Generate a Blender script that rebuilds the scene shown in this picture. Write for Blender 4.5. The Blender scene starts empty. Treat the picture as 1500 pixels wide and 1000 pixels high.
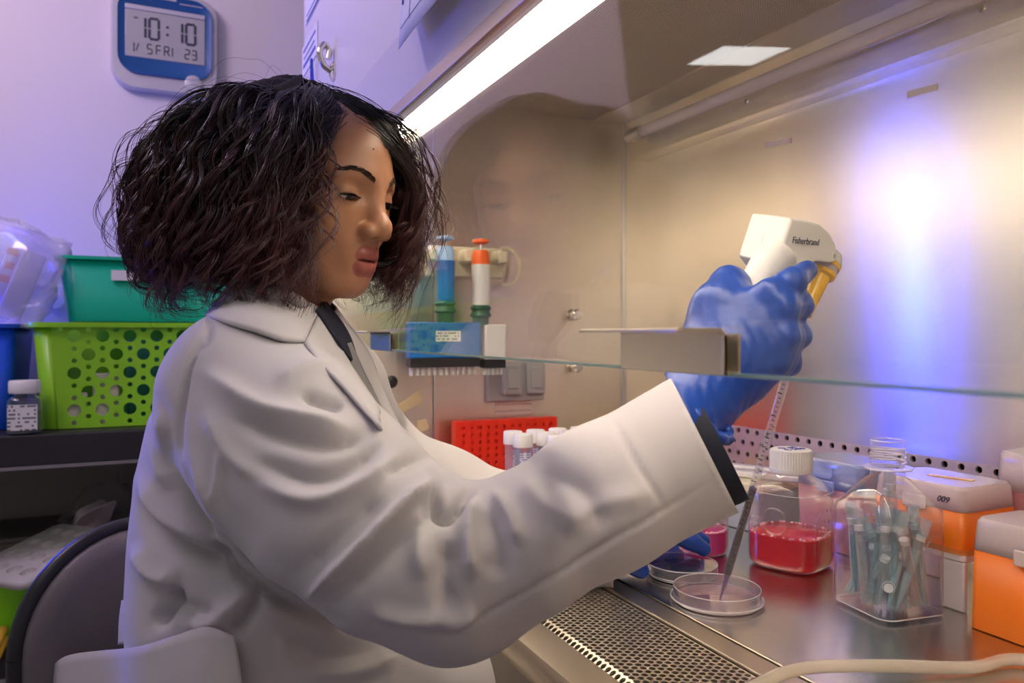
import bpy, math, random
import numpy as np
from mathutils import Vector, Matrix

# ------------------------------------------------------------------ camera
FPX = 1120.0            # focal length in pixels of the 1500x1000 frame
HOR = 488.0             # pixel row of the horizon
CAMZ = 1.07
YAW = math.radians(25.07)
FW = np.array([-math.cos(YAW), math.sin(YAW), 0.0])     # view direction
RT = np.array([math.sin(YAW), math.cos(YAW), 0.0])      # to the right of the view
UP = np.array([0.0, 0.0, 1.0])
ORG = np.array([0.0, 0.0, CAMZ])
scene = bpy.context.scene
C = scene.collection
cam_d = bpy.data.cameras.new('camera')
cam_d.sensor_width = 36.0
cam_d.lens = FPX / 1500.0 * 36.0
cam_d.shift_y = -(500.0 - HOR) / 1500.0
cam_d.clip_start = 0.02
cam_d.dof.use_dof = True
cam_d.dof.focus_distance = 0.83
cam_d.dof.aperture_fstop = 7.0
cam = bpy.data.objects.new('camera', cam_d)
C.objects.link(cam)
cam.location = (0, 0, CAMZ)
cam.rotation_euler = (math.pi / 2, 0, math.pi / 2 - YAW)
scene.camera = cam

# ------------------------------------------------------------------ world, lights, exposure
world = bpy.data.worlds.new('room_ambient')
scene.world = world
world.use_nodes = True
bg = world.node_tree.nodes['Background']
bg.inputs[0].default_value = (0.62, 0.57, 0.58, 1)
bg.inputs[1].default_value = 0.42
vs = scene.view_settings
vs.view_transform = 'Standard'
vs.look = 'None'
vs.exposure = 0.0
vs.gamma = 1.0
vs.use_curve_mapping = False

def area(name, loc, target, sx, sy, col, power, spread=180):
    l = bpy.data.lights.new(name, 'AREA')
    l.shape = 'RECTANGLE'
    l.size, l.size_y = sx, sy
    l.color = col
    l.energy = power
    l.spread = math.radians(spread)
    o = bpy.data.objects.new(name, l)
    C.objects.link(o)
    o.location = loc
    o.rotation_euler = (Vector(target) - Vector(loc)).to_track_quat('-Z', 'Y').to_euler()
    return o

# blue lamp standing beside the shelves, off the left edge of the picture
area('blue_lamp_light', (-2.02, -0.66, 1.12), (-0.9, 0.35, 1.10), 0.05, 0.50, (0.02, 0.05, 1.0), 12.0)
# ceiling panels of the room, with an added fill from the camera side
area('ceiling_and_fill_light', (-1.35, -1.25, 2.50), (-1.0, -0.2, 0.6), 1.7, 0.9, (1.0, 0.95, 0.92), 6.0)
area('ceiling_and_fill_light', (0.25, -0.75, 2.50), (-0.7, 0.2, 0.95), 1.2, 0.9, (1.0, 0.94, 0.90), 4.5)  # added soft fill for the coat, no panel known here
area('ceiling_and_fill_light', (-4.33, -3.45, 2.57), (-4.33, -3.45, 0.0), 0.40, 0.62, (1.0, 1.0, 1.0), 5.0)
# violet wash on the far wall
area('violet_wash_light', (-1.25, -0.95, 2.35), (-2.25, -0.05, 1.45), 0.5, 0.4, (0.95, 0.66, 1.0), 10.0)

# ------------------------------------------------------------------ helpers
def P(px, py, d):
    return ORG + RT * ((px - 750.0) / FPX * d) + FW * d + UP * ((HOR - py) / FPX * d)

def CW(a):
    """camera-frame (right, depth, up) metres -> world, for arrays"""
    a = np.asarray(a, float)
    return ORG + a[..., 0:1] * RT + a[..., 1:2] * FW + a[..., 2:3] * UP

def PC(px, py, d):
    return np.array([(px - 750.0) / FPX * d, d, (HOR - py) / FPX * d])

def onZ(px, py, z):
    return P(px, py, (CAMZ - z) * FPX / (py - HOR))

def onY(px, py, y):
    k = (px - 750.0) / FPX
    return P(px, py, y / (k * RT[1] + FW[1]))

def onX(px, py, x):
    k = (px - 750.0) / FPX
    return P(px, py, x / (k * RT[0] + FW[0]))

def empty(name, loc=(0, 0, 0), rz=0.0, rot=None):
    o = bpy.data.objects.new(name, None)
    C.objects.link(o)
    o.empty_display_size = 0.02
    o.location = loc
    o.rotation_euler = rot if rot is not None else (0, 0, rz)
    return o

def tag(o, label, cat, group=None, kind=None):
    o['label'] = label
    o['category'] = cat
    if group:
        o['group'] = group
    if kind:
        o['kind'] = kind
    return o

def copy_tree(o, parent=None):
    c = o.copy()
    C.objects.link(c)
    c.parent = parent
    for ch in list(o.children):
        copy_tree(ch, c)
    return c

def mesh_obj(name, V, F, mat, parent=None, smooth=True, angle=40, bevel=0.0, bseg=2, solid=0.0, sub=0, attrs=None, matidx=None, offset=-1.0):
    me = bpy.data.meshes.new(name)
    V = np.asarray(V, float)
    if isinstance(F, np.ndarray) and F.ndim == 2:
        n, k = F.shape
        me.vertices.add(len(V))
        me.vertices.foreach_set('co', V.astype(np.float32).ravel())
        me.loops.add(n * k)
        me.loops.foreach_set('vertex_index', F.astype(np.int32).ravel())
        me.polygons.add(n)
        me.polygons.foreach_set('loop_start', np.arange(0, n * k, k, dtype=np.int32))
        me.update(calc_edges=True)
    else:
        me.from_pydata([tuple(v) for v in V], [], [tuple(f) for f in F])
    me.validate()
    mats = mat if isinstance(mat, (list, tuple)) else [mat]
    for m in mats:
        me.materials.append(m)
    if matidx is not None:
        me.polygons.foreach_set('material_index', np.asarray(matidx, np.int32))
    if attrs:
        for an, av in attrs.items():
            a = me.attributes.new(an, 'FLOAT', 'POINT')
            a.data.foreach_set('value', np.asarray(av, np.float32))
    if smooth:
        me.polygons.foreach_set('use_smooth', [True] * len(me.polygons))
        if angle:
            me.set_sharp_from_angle(angle=math.radians(angle))
    o = bpy.data.objects.new(name, me)
    C.objects.link(o)
    if parent is not None:
        o.parent = parent
    if solid:
        m = o.modifiers.new('solid', 'SOLIDIFY')
        m.thickness = solid
        m.offset = offset
    if bevel:
        m = o.modifiers.new('bevel', 'BEVEL')
        m.width = bevel
        m.segments = bseg
        m.limit_method = 'ANGLE'
        m.angle_limit = math.radians(35)
        m.harden_normals = False
    if sub:
        m = o.modifiers.new('sub', 'SUBSURF')
        m.levels = m.render_levels = sub
    return o

def rotm(rx=0, ry=0, rz=0):
    return np.array((Matrix.Rotation(rz, 3, 'Z') @ Matrix.Rotation(ry, 3, 'Y') @ Matrix.Rotation(rx, 3, 'X')))

class MB:
    def __init__(s):
        s.v, s.f = [], []

    def add(s, V, F, M=None, T=None):
        V = np.asarray(V, float)
        if M is not None:
            V = V @ np.asarray(M).T
        if T is not None:
            V = V + np.asarray(T, float)
        n = len(s.v)
        s.v += [tuple(x) for x in V]
        s.f += [tuple(int(i) + n for i in f) for f in F]
        return s

    def box(s, c, size, M=None):
        hx, hy, hz = [q / 2.0 for q in size]
        V = np.array([(x, y, z) for x in (-hx, hx) for y in (-hy, hy) for z in (-hz, hz)])
        F = [(0, 1, 3, 2), (4, 6, 7, 5), (0, 4, 5, 1), (2, 3, 7, 6), (0, 2, 6, 4), (1, 5, 7, 3)]
        return s.add(V, F, M, c)

    def loft(s, rings, closed=True, cap0=True, cap1=True, M=None, T=None):
        k = len(rings[0])
        V = np.concatenate([np.asarray(r, float) for r in rings])
        F = []
        for i in range(len(rings) - 1):
            for j in range(k if closed else k - 1):
                j2 = (j + 1) % k
                F.append((i * k + j, i * k + j2, (i + 1) * k + j2, (i + 1) * k + j))
        if closed and cap0:
            F.append(tuple(range(k - 1, -1, -1)))
        if closed and cap1:
            F.append(tuple((len(rings) - 1) * k + j for j in range(k)))
        return s.add(V, F, M, T)

    def lathe(s, prof, n=32, M=None, T=None, cap0=False, cap1=False, se=2.0, sx=1.0, sy=1.0):
        """prof: list of (radius, z). se: superellipse exponent of the section"""
        rings = []
        for r, z in prof:
            a = np.arange(n) / n * 2 * math.pi
            c, sn = np.cos(a), np.sin(a)
            k = (np.abs(c) ** se + np.abs(sn) ** se) ** (-1.0 / se)
            rings.append(np.stack([r * k * c * sx, r * k * sn * sy, np.full(n, z)], 1))
        return s.loft(rings, True, cap0, cap1, M, T)

    def tube(s, path, rad, n=10, cap=True):
        path = np.asarray(path, float)
        m = len(path)
        rad = np.broadcast_to(np.asarray(rad, float), (m,))
        t = np.gradient(path, axis=0)
        t /= np.linalg.norm(t, axis=1, keepdims=True) + 1e-12
        ref = np.array([0.0, 0.0, 1.0]) if abs(t[0][2]) < 0.9 else np.array([1.0, 0.0, 0.0])
        u = np.cross(ref, t[0]); u /= np.linalg.norm(u)
        rings = []
        a = np.arange(n) / n * 2 * math.pi
        for i in range(m):
            u = u - t[i] * u.dot(t[i]); u /= np.linalg.norm(u)
            w = np.cross(t[i], u)
            rings.append(path[i] + rad[i] * (np.cos(a)[:, None] * u + np.sin(a)[:, None] * w))
        return s.loft(rings, True, cap, cap)

    def rbox(s, c, size, r, n=4, M=None, taper=1.0):
        """box with rounded vertical edges; taper scales the bottom section"""
        pts = rrect(size[0], size[1], r, n)
        h = size[2] / 2.0
        lo = np.c_[pts * taper, np.full(len(pts), -h)]
        hi = np.c_[pts, np.full(len(pts), h)]
        return s.loft([lo, hi], True, True, True, M, c)

    def build(s, name, mat, parent=None, **kw):
        return mesh_obj(name, s.v, s.f, mat, parent, **kw)

def rrect(w, h, r, n=4):
    pts = []
    for cx, cy, a0 in ((w / 2 - r, h / 2 - r, 0), (-w / 2 + r, h / 2 - r, 90), (-w / 2 + r, -h / 2 + r, 180), (w / 2 - r, -h / 2 + r, 270)):
        for i in range(n + 1):
            a = math.radians(a0 + 90.0 * i / n)
            pts.append((cx + r * math.cos(a), cy + r * math.sin(a)))
    return np.array(pts)

def smooth_path(pts, n=40):
    """Catmull-Rom through the points"""
    p = np.asarray(pts, float)
    p = np.vstack([2 * p[0] - p[1], p, 2 * p[-1] - p[-2]])
    out = []
    m = len(p) - 3
    for q in np.linspace(0, m - 1e-6, n):
        i = int(q); t = q - i
        a, b, c, d = p[i], p[i + 1], p[i + 2], p[i + 3]
        out.append(0.5 * (2 * b + (c - a) * t + (2 * a - 5 * b + 4 * c - d) * t * t + (3 * b - a - 3 * c + d) * t ** 3))
    return np.array(out)

# ------------------------------------------------------------------ materials
def new_mat(name):
    m = bpy.data.materials.new(name)
    m.use_nodes = True
    nt = m.node_tree
    b = nt.nodes['Principled BSDF']
    return m, nt, b

def mat(name, col, rough=0.5, metal=0.0, spec=0.5, var=0.08, scale=12.0, bump=0.0, bscale=120.0, bdist=0.001, sheen=0.0, trans=0.0, ior=1.45, coat=0.0, sss=0.0, sssr=(0.01, 0.004, 0.002), stretch=None, emit=None, alpha=1.0, aniso=0.0, arot=0.0):
    m, nt, b = new_mat(name)
    N, L = nt.nodes, nt.links
    tc = N.new('ShaderNodeTexCoord')
    mp = N.new('ShaderNodeMapping')
    L.new(tc.outputs['Object'], mp.inputs['Vector'])
    if stretch:
        mp.inputs['Scale'].default_value = stretch
    nz = N.new('ShaderNodeTexNoise')
    nz.inputs['Scale'].default_value = scale
    nz.inputs['Detail'].default_value = 4
    L.new(mp.outputs[0], nz.inputs['Vector'])
    mx = N.new('ShaderNodeMix'); mx.data_type = 'RGBA'
    mx.inputs['A'].default_value = tuple(max(0, c * (1 - var)) for c in col) + (1,)
    mx.inputs['B'].default_value = tuple(min(1, c * (1 + var)) for c in col) + (1,)
    L.new(nz.outputs['Fac'], mx.inputs['Factor'])
    L.new(mx.outputs['Result'], b.inputs['Base Color'])
    b.inputs['Roughness'].default_value = rough
    b.inputs['Metallic'].default_value = metal
    b.inputs['Specular IOR Level'].default_value = spec
    b.inputs['IOR'].default_value = ior
    b.inputs['Transmission Weight'].default_value = trans
    b.inputs['Coat Weight'].default_value = coat
    b.inputs['Sheen Weight'].default_value = sheen
    b.inputs['Alpha'].default_value = alpha
    if aniso:
        b.inputs['Anisotropic'].default_value = aniso
        b.inputs['Anisotropic Rotation'].default_value = arot
        tg = N.new('ShaderNodeTangent'); tg.direction_type = 'RADIAL'; tg.axis = 'Z'
        L.new(tg.outputs[0], b.inputs['Tangent'])
    if sss:
        b.inputs['Subsurface Weight'].default_value = sss
        b.inputs['Subsurface Radius'].default_value = sssr
        b.inputs['Subsurface Scale'].default_value = 1.0
    if emit:
        b.inputs['Emission Color'].default_value = tuple(emit[0]) + (1,)
        b.inputs['Emission Strength'].default_value = emit[1]
    if bump:
        n2 = N.new('ShaderNodeTexNoise')
        n2.inputs['Scale'].default_value = bscale
        n2.inputs['Detail'].default_value = 3
        L.new(mp.outputs[0], n2.inputs['Vector'])
        bp = N.new('ShaderNodeBump')
        bp.inputs['Strength'].default_value = bump
        bp.inputs['Distance'].default_value = bdist
        L.new(n2.outputs['Fac'], bp.inputs['Height'])
        L.new(bp.outputs[0], b.inputs['Normal'])
    return m

def clear(name, tint=(1, 1, 1), body=0.06, bodycol=(0.9, 0.9, 0.95), rough=0.03, ior=1.45, spec=1.0, power=2.6, tl_mix=0.25):
    """thin-walled clear plastic or glass: see-through, fresnel gloss, slight haze"""
    m, nt, b = new_mat(name)
    N, L = nt.nodes, nt.links
    nt.nodes.remove(b)
    out = N['Material Output']
    tr = N.new('ShaderNodeBsdfTransparent'); tr.inputs[0].default_value = tuple(tint) + (1,)
    df = N.new('ShaderNodeBsdfDiffuse'); df.inputs[0].default_value = tuple(bodycol) + (1,)
    tl = N.new('ShaderNodeBsdfTranslucent'); tl.inputs[0].default_value = tuple(bodycol) + (1,)
    ad = N.new('ShaderNodeMixShader'); ad.inputs[0].default_value = tl_mix
    L.new(df.outputs[0], ad.inputs[1]); L.new(tl.outputs[0], ad.inputs[2])
    nz = N.new('ShaderNodeTexNoise'); nz.inputs['Scale'].default_value = 25.0
    mr = N.new('ShaderNodeMapRange')
    mr.inputs['To Min'].default_value = body * 0.93; mr.inputs['To Max'].default_value = min(1.0, body * 1.07)
    L.new(nz.outputs['Fac'], mr.inputs['Value'])
    m1 = N.new('ShaderNodeMixShader')
    L.new(mr.outputs[0], m1.inputs[0])
    L.new(tr.outputs[0], m1.inputs[1]); L.new(ad.outputs[0], m1.inputs[2])
    gl = N.new('ShaderNodeBsdfGlossy'); gl.inputs['Roughness'].default_value = rough
    gl.inputs[0].default_value = (spec, spec, spec, 1)
    lw = N.new('ShaderNodeLayerWeight'); lw.inputs['Blend'].default_value = 0.5
    pw = N.new('ShaderNodeMath'); pw.operation = 'POWER'; pw.inputs[1].default_value = power
    L.new(lw.outputs['Facing'], pw.inputs[0])
    f0 = ((ior - 1) / (ior + 1)) ** 2
    fr = N.new('ShaderNodeMapRange'); fr.inputs['To Min'].default_value = f0; fr.inputs['To Max'].default_value = 1.0
    L.new(pw.outputs[0], fr.inputs['Value'])
    m2 = N.new('ShaderNodeMixShader')
    L.new(fr.outputs[0], m2.inputs[0]); L.new(m1.outputs[0], m2.inputs[1]); L.new(gl.outputs[0], m2.inputs[2])
    L.new(m2.outputs[0], out.inputs['Surface'])
    return m

M = {}
M['wall'] = mat('painted_wall', (0.80, 0.76, 0.78), 0.7, var=0.03, scale=3, bump=0.15, bscale=60)
M['ceil'] = mat('white_ceiling', (0.82, 0.82, 0.82), 0.8)
M['floor'] = mat('vinyl_floor', (0.35, 0.33, 0.33), 0.4, scale=40)
M['enamel'] = mat('white_enamel', (0.80, 0.77, 0.80), 0.30, var=0.02, scale=4)
M['steel_back'] = mat('brushed_steel_back', (0.93, 0.86, 0.74), 0.26, 1.0, var=0.10, scale=7, stretch=(1, 1, 1), aniso=0.92, arot=0.25, bump=0.05, bscale=90)
M['steel_vent'] = mat('vent_steel', (0.86, 0.74, 0.54), 0.52, 1.0, var=0.08, scale=7)
M['steel_side'] = mat('brushed_steel_side', (0.82, 0.73, 0.61), 0.36, 1.0, var=0.10, scale=5, aniso=0.6, arot=0.25, bump=0.05, bscale=70)
M['steel_top'] = mat('steel_work_top', (0.62, 0.60, 0.57), 0.24, 1.0, var=0.16, scale=14, bump=0.08, bscale=35, bdist=0.0006)
M['steel_warm'] = mat('steel_front', (0.66, 0.58, 0.47), 0.34, 1.0, var=0.10, scale=9, bump=0.05, bscale=80)
M['steel_grille'] = mat('steel_grille', (0.78, 0.70, 0.60), 0.40, 1.0, var=0.08, scale=20)
M['steel_dark'] = mat('dark_steel', (0.33, 0.29, 0.25), 0.40, 1.0, var=0.10, scale=9)  # darker steel tone for the apron and the band by the lamp
M['steel'] = mat('plain_steel', (0.70, 0.66, 0.62), 0.30, 1.0, var=0.06)
M['chrome'] = mat('chrome', (0.80, 0.76, 0.70), 0.12, 1.0, var=0.02)
M['void'] = mat('void_shade', (0.03, 0.025, 0.02), 0.9)  # near-black colour stands in for the shade behind the holes
M['black'] = mat('black_plastic', (0.018, 0.018, 0.02), 0.4)
M['rubber'] = mat('black_rubber', (0.02, 0.02, 0.022), 0.35)
M['white'] = mat('white_plastic', (0.82, 0.81, 0.79), 0.35, var=0.03)
M['cream'] = mat('cream_plastic', (0.80, 0.74, 0.55), 0.4, var=0.04)
M['grey'] = mat('grey_plastic', (0.42, 0.42, 0.44), 0.4, var=0.05)
M['glass'] = clear('sash_glass', (0.985, 0.995, 0.99), 0.006, (0.9, 0.9, 0.9), 0.0, 1.52, power=5.0)
M['glass_edge'] = mat('glass_edge', (0.45, 0.62, 0.56), 0.15, 0, trans=0.4)
M['pet'] = clear('clear_bottle', (0.97, 0.975, 0.985), 0.035, (0.86, 0.87, 0.95), 0.06, 1.42)
M['dish'] = clear('clear_dish', (0.97, 0.965, 0.975), 0.07, (0.92, 0.88, 0.92), 0.03, 1.5)
M['dish_wall'] = clear('clear_dish_wall', (0.96, 0.95, 0.97), 0.10, (0.95, 0.90, 0.94), 0.05, 1.5)
M['edge_glint'] = clear('edge_highlight', (0.97, 0.96, 0.98), 0.55, (0.98, 0.94, 0.97), 0.05, 1.5)  # milky body paints bright edge highlights on the clear plastic
M['frost'] = clear('frosted_plastic', (0.97, 0.94, 0.96), 0.68, (0.96, 0.87, 0.88), 0.15, 1.4, power=3.5, tl_mix=0.35)
M['film'] = clear('plastic_film', (0.95, 0.95, 1.0), 0.28, (0.75, 0.75, 0.88), 0.10, 1.4)
M['film_grey'] = clear('plastic_film_grey', (0.9, 0.9, 0.9), 0.3, (0.5, 0.48, 0.46), 0.15, 1.4)
# ------------------------------------------------------------------ the room
def structure(o, label=None, cat=None):
    o['kind'] = 'structure'
    if label:
        o['label'] = label
        o['category'] = cat
    return o

XW = -2.25          # far wall behind the shelves
structure(MB().box((XW - 0.05, 0.365, 1.3), (0.1, 2.67, 2.6)).build('wall_far', M['wall'], smooth=False), 'lavender-lit white wall behind the shelf and the clock', 'wall')
structure(MB().box((-1.3, -1.5, -0.03), (9.0, 8.0, 0.06)).build('floor', M['floor'], smooth=False), 'grey vinyl floor of the laboratory', 'floor')
structure(MB().box((-1.3, -1.5, 2.66), (9.0, 8.0, 0.08)).build('ceiling', M['ceil'], smooth=False), 'white ceiling of the laboratory', 'ceiling')
structure(MB().box((-0.9, 1.65, 1.3), (7.0, 0.1, 2.6)).build('wall_back', M['wall'], smooth=False), 'white wall behind the steel cabinet', 'wall')

# ------------------------------------------------------------------ safety cabinet
XL, XR, YB, ZT, ZC = -1.52, 0.26, 1.0, 0.76, 1.562
YS = 0.32                                   # plane of the glass sash
cab = empty('safety_cabinet', (-0.63, 0.65, 0))
tag(cab, 'stainless steel biological safety cabinet with a raised glass sash', 'cabinet')

def cpart(mb, name, m, parent=None, **kw):
    o = mb.build(name, m, parent or cab, **kw)
    if parent is None:
        o.matrix_parent_inverse = cab.matrix_basis.inverted()
    return o

def perforated(w, h, pitch, hole, depth, seg=8):
    """hex-tiled plate of w x h (in s,t) with real round holes; returns V,F (s,t,n)"""
    V, F = [], []
    dx, dy = pitch, pitch * math.sqrt(3) / 2
    ny = int(h / dy) + 2
    nx = int(w / dx) + 2
    R = pitch / math.sqrt(3)
    seg6 = 12
    for j in range(ny):
        for i in range(nx):
            cx = i * dx + (0.5 * dx if j % 2 else 0.0)
            cy = j * dy
            inside = hole < cx < w - hole and hole < cy < h - hole
            b = len(V)
            outer = []
            for k in range(seg6):
                a = math.radians(90 + k * 30)
                rr = R if k % 2 == 0 else R * math.cos(math.radians(30))
                outer.append((min(max(cx + rr * math.cos(a), 0), w), min(max(cy + rr * math.sin(a), 0), h)))
            if max(o[0] for o in outer) - min(o[0] for o in outer) < 1e-5 or max(o[1] for o in outer) - min(o[1] for o in outer) < 1e-5:
                continue
            V += [(x, y, 0) for x, y in outer]
            if inside:
                for z in (0, -depth):
                    for k in range(seg6):
                        a = math.radians(90 + k * 30)
                        V.append((cx + hole * math.cos(a), cy + hole * math.sin(a), z))
                for k in range(seg6):
                    k2 = (k + 1) % seg6
                    F.append((b + k, b + k2, b + seg6 + k2, b + seg6 + k))
                    F.append((b + seg6 + k, b + seg6 + k2, b + 2 * seg6 + k2, b + 2 * seg6 + k))
            else:
                F.append(tuple(b + k for k in range(seg6)))
    return np.array(V), F

# back wall: plain upper sheet, perforated foot strip with a black sheet painting the shade behind it
zp = 0.895
cpart(MB().box(((XL + XR) / 2, YB + 0.004, (zp + ZC) / 2), (XR - XL, 0.008, ZC - zp)), 'back_panel', M['steel_back'], smooth=False)
V, F = perforated(XR - XL, zp - ZT, 0.0245, 0.0048, 0.004)
cpart(MB().add(np.c_[V[:, 0] + XL, YB - V[:, 2], V[:, 1] + ZT], [tuple(reversed(f)) for f in F]), 'back_vent_strip', M['steel_vent'], smooth=False)
cpart(MB().box(((XL + XR) / 2, YB + 0.05, (zp + ZT) / 2), (XR - XL, 0.01, zp - ZT)), 'back_shade_sheet', M['void'], smooth=False)
# side walls with their seams
cpart(MB().box((XL - 0.004, 0.765, (ZT + ZC) / 2), (0.008, 0.47 - 0.003, ZC - ZT)).box((XL - 0.005, 0.424, (ZT + ZC) / 2), (0.008, 0.208, ZC - ZT)), 'side_panel', M['steel_side'], smooth=False)
cpart(MB().box((XL + 0.001, 0.5305, (ZT + ZC) / 2), (0.002, 0.003, ZC - ZT)), 'panel_seam', M['steel'], smooth=False)
cpart(MB().box((XL + 0.003, YB - 0.003, (ZT + ZC) / 2), (0.006, 0.006, ZC - ZT)), 'corner_seam', M['steel'], smooth=False)
cpart(MB().box((XR + 0.004, 0.66, (ZT + ZC) / 2), (0.008, 0.68, ZC - ZT)), 'side_panel', M['steel_side'], smooth=False)
# ceiling: perforated diffuser sheet (holes far below a pixel: material) in a frame
m_, nt_, b_ = new_mat('diffuser_sheet')
N_, L_ = nt_.nodes, nt_.links
tc_ = N_.new('ShaderNodeTexCoord'); vo_ = N_.new('ShaderNodeTexVoronoi'); vo_.inputs['Scale'].default_value = 210; vo_.inputs['Randomness'].default_value = 0.0
L_.new(tc_.outputs['Object'], vo_.inputs['Vector'])
cr_ = N_.new('ShaderNodeValToRGB')
cr_.color_ramp.elements[0].position = 0.25; cr_.color_ramp.elements[0].color = (0.10, 0.08, 0.06, 1)
cr_.color_ramp.elements[1].position = 0.36; cr_.color_ramp.elements[1].color = (0.60, 0.50, 0.38, 1)
L_.new(vo_.outputs['Distance'], cr_.inputs[0]); L_.new(cr_.outputs[0], b_.inputs['Base Color'])
b_.inputs['Metallic'].default_value = 0.5; b_.inputs['Roughness'].default_value = 0.5
M['diffuser'] = m_
cpart(MB().box(((XL + XR) / 2, 0.742, ZC + 0.004), (XR - XL, 0.345, 0.008)), 'ceiling_diffuser', M['diffuser'], smooth=False)
cpart(MB().box(((XL + XR) / 2, 0.957, ZC + 0.002), (XR - XL, 0.085, 0.010)).box(((XL + XR) / 2, 0.560, ZC + 0.002), (XR - XL, 0.02, 0.010)), 'ceiling_frame', M['steel_side'], smooth=False)
# outer casing
ol = -1.60
cpart(MB().box(((ol + XL) / 2 - 0.005, 0.70, 1.02), (XL - ol - 0.012, 0.76, 0.64)), 'side_casing', M['enamel'], smooth=False, bevel=0.004)
cpart(MB().box((XR + 0.11, 0.70, 1.02), (0.2, 0.76, 0.64)), 'side_casing', M['enamel'], smooth=False, bevel=0.004)
cx = (ol + XR + 0.2) / 2; cw = XR + 0.2 - ol
prof = [(0.278, 2.10), (0.278, 1.444), (0.293, 1.3765), (0.325, 1.3765), (0.335, 1.50), (0.40, 1.57), (0.40, 1.60), (1.06, 1.60), (1.06, 2.10)]
ra = [np.array([(x, y, z) for y, z in prof]) for x in (ol, XR + 0.2)]
cpart(MB().loft(ra), 'upper_casing', M['enamel'], smooth=False)
# header lip above the glass
cpart(MB().box((cx, 0.2975, 1.3685), (cw, 0.011, 0.0165)), 'sash_header', M['steel_warm'], smooth=False, bevel=0.001)
cpart(MB().box((cx, 0.435, 1.545), (XR - XL, 0.20, 0.010)), 'light_housing', M['steel_side'], smooth=False)
# lamp: tube cover with end caps
m_, nt_, b_ = new_mat('lamp_diffuser')
b_.inputs['Base Color'].default_value = (1, 1, 1, 1)
b_.inputs['Emission Color'].default_value = (1.0, 0.88, 0.71, 1)
b_.inputs['Emission Strength'].default_value = 20.0
M['lamp'] = m_
prof = [(0.412, 1.520), (0.420, 1.492), (0.428, 1.473), (0.440, 1.461), (0.449, 1.459), (0.453, 1.464), (0.456, 1.485), (0.452, 1.520)]
ra = [np.array([(x, y, z) for y, z in prof]) for x in (XL + 0.025, XR - 0.03)]
fl = empty('lamp_fixture', (0, 0, 0)); fl.parent = cab; fl.matrix_parent_inverse = cab.matrix_basis.inverted()
cpart(MB().loft(ra), 'lamp_tube_cover', M['lamp'], fl)
for x in (XL + 0.015, XR - 0.015):
    cpart(MB().box((x, 0.432, 1.492), (0.022, 0.05, 0.056)), 'lamp_end_cap', M['white'], fl, bevel=0.004)
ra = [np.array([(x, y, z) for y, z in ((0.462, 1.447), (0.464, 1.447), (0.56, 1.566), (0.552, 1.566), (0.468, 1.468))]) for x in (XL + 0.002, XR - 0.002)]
cpart(MB().loft(ra), 'lamp_reflection_band', M['steel_dark'], fl, smooth=False)  # grey sheet standing in for the housing's reflection in the glass
# work surface, lip, grille, front ledge
XA, XB = XL, XR
cpart(MB().box(((XA + XB) / 2, (0.531 + YB) / 2, ZT - 0.006), (XB - XA, YB - 0.531, 0.012)), 'work_tray', M['steel_top'], smooth=False)
cpart(MB().box(((XA + XB) / 2, 0.515, ZT - 0.0075), (XB - XA, 0.0300, 0.012)), 'tray_lip', M['steel_warm'], smooth=False, bevel=0.002)
V, F = perforated(XB - XA, 0.118, 0.0082, 0.0031, 0.003)
zg = ZT - 0.004 - np.where(V[:, 1] < 0.012, (0.012 - V[:, 1]) * 0.55, 0)
cpart(MB().add(np.c_[V[:, 0] + XA, V[:, 1] + 0.380, zg + V[:, 2]], F), 'intake_grille', M['steel_grille'], smooth=False)
cpart(MB().box(((XA + XB) / 2, 0.44, ZT - 0.05), (XB - XA, 0.122, 0.02)), 'grille_shade_sheet', M['void'], smooth=False)  # black sheet painting the shade below the grille holes
prof = [(0.3795, 0.7515), (0.3795, 0.7560), (0.350, 0.7585), (0.337, 0.7575), (0.3305, 0.752), (0.326, 0.742), (0.300, 0.640), (0.312, 0.638), (0.372, 0.70)]
ra = [np.array([(x, y, z) for y, z in prof]) for x in (ol, XR + 0.2)]
cpart(MB().loft(ra), 'front_ledge', M['steel_warm'], angle=30)
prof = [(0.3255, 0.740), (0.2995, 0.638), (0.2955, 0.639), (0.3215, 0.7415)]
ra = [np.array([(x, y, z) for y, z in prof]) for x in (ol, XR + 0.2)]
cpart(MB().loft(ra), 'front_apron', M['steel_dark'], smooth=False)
cpart(MB().box((cx, 0.69, 0.69), (cw, 0.66, 0.03)), 'cabinet_base', M['enamel'], smooth=False)
for x in (ol + 0.06, XR + 0.14):
    for y in (0.45, 0.98):
        cpart(MB().box((x, y, 0.34), (0.06, 0.06, 0.68)), 'stand_leg', M['enamel'], smooth=False, bevel=0.004)
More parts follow.
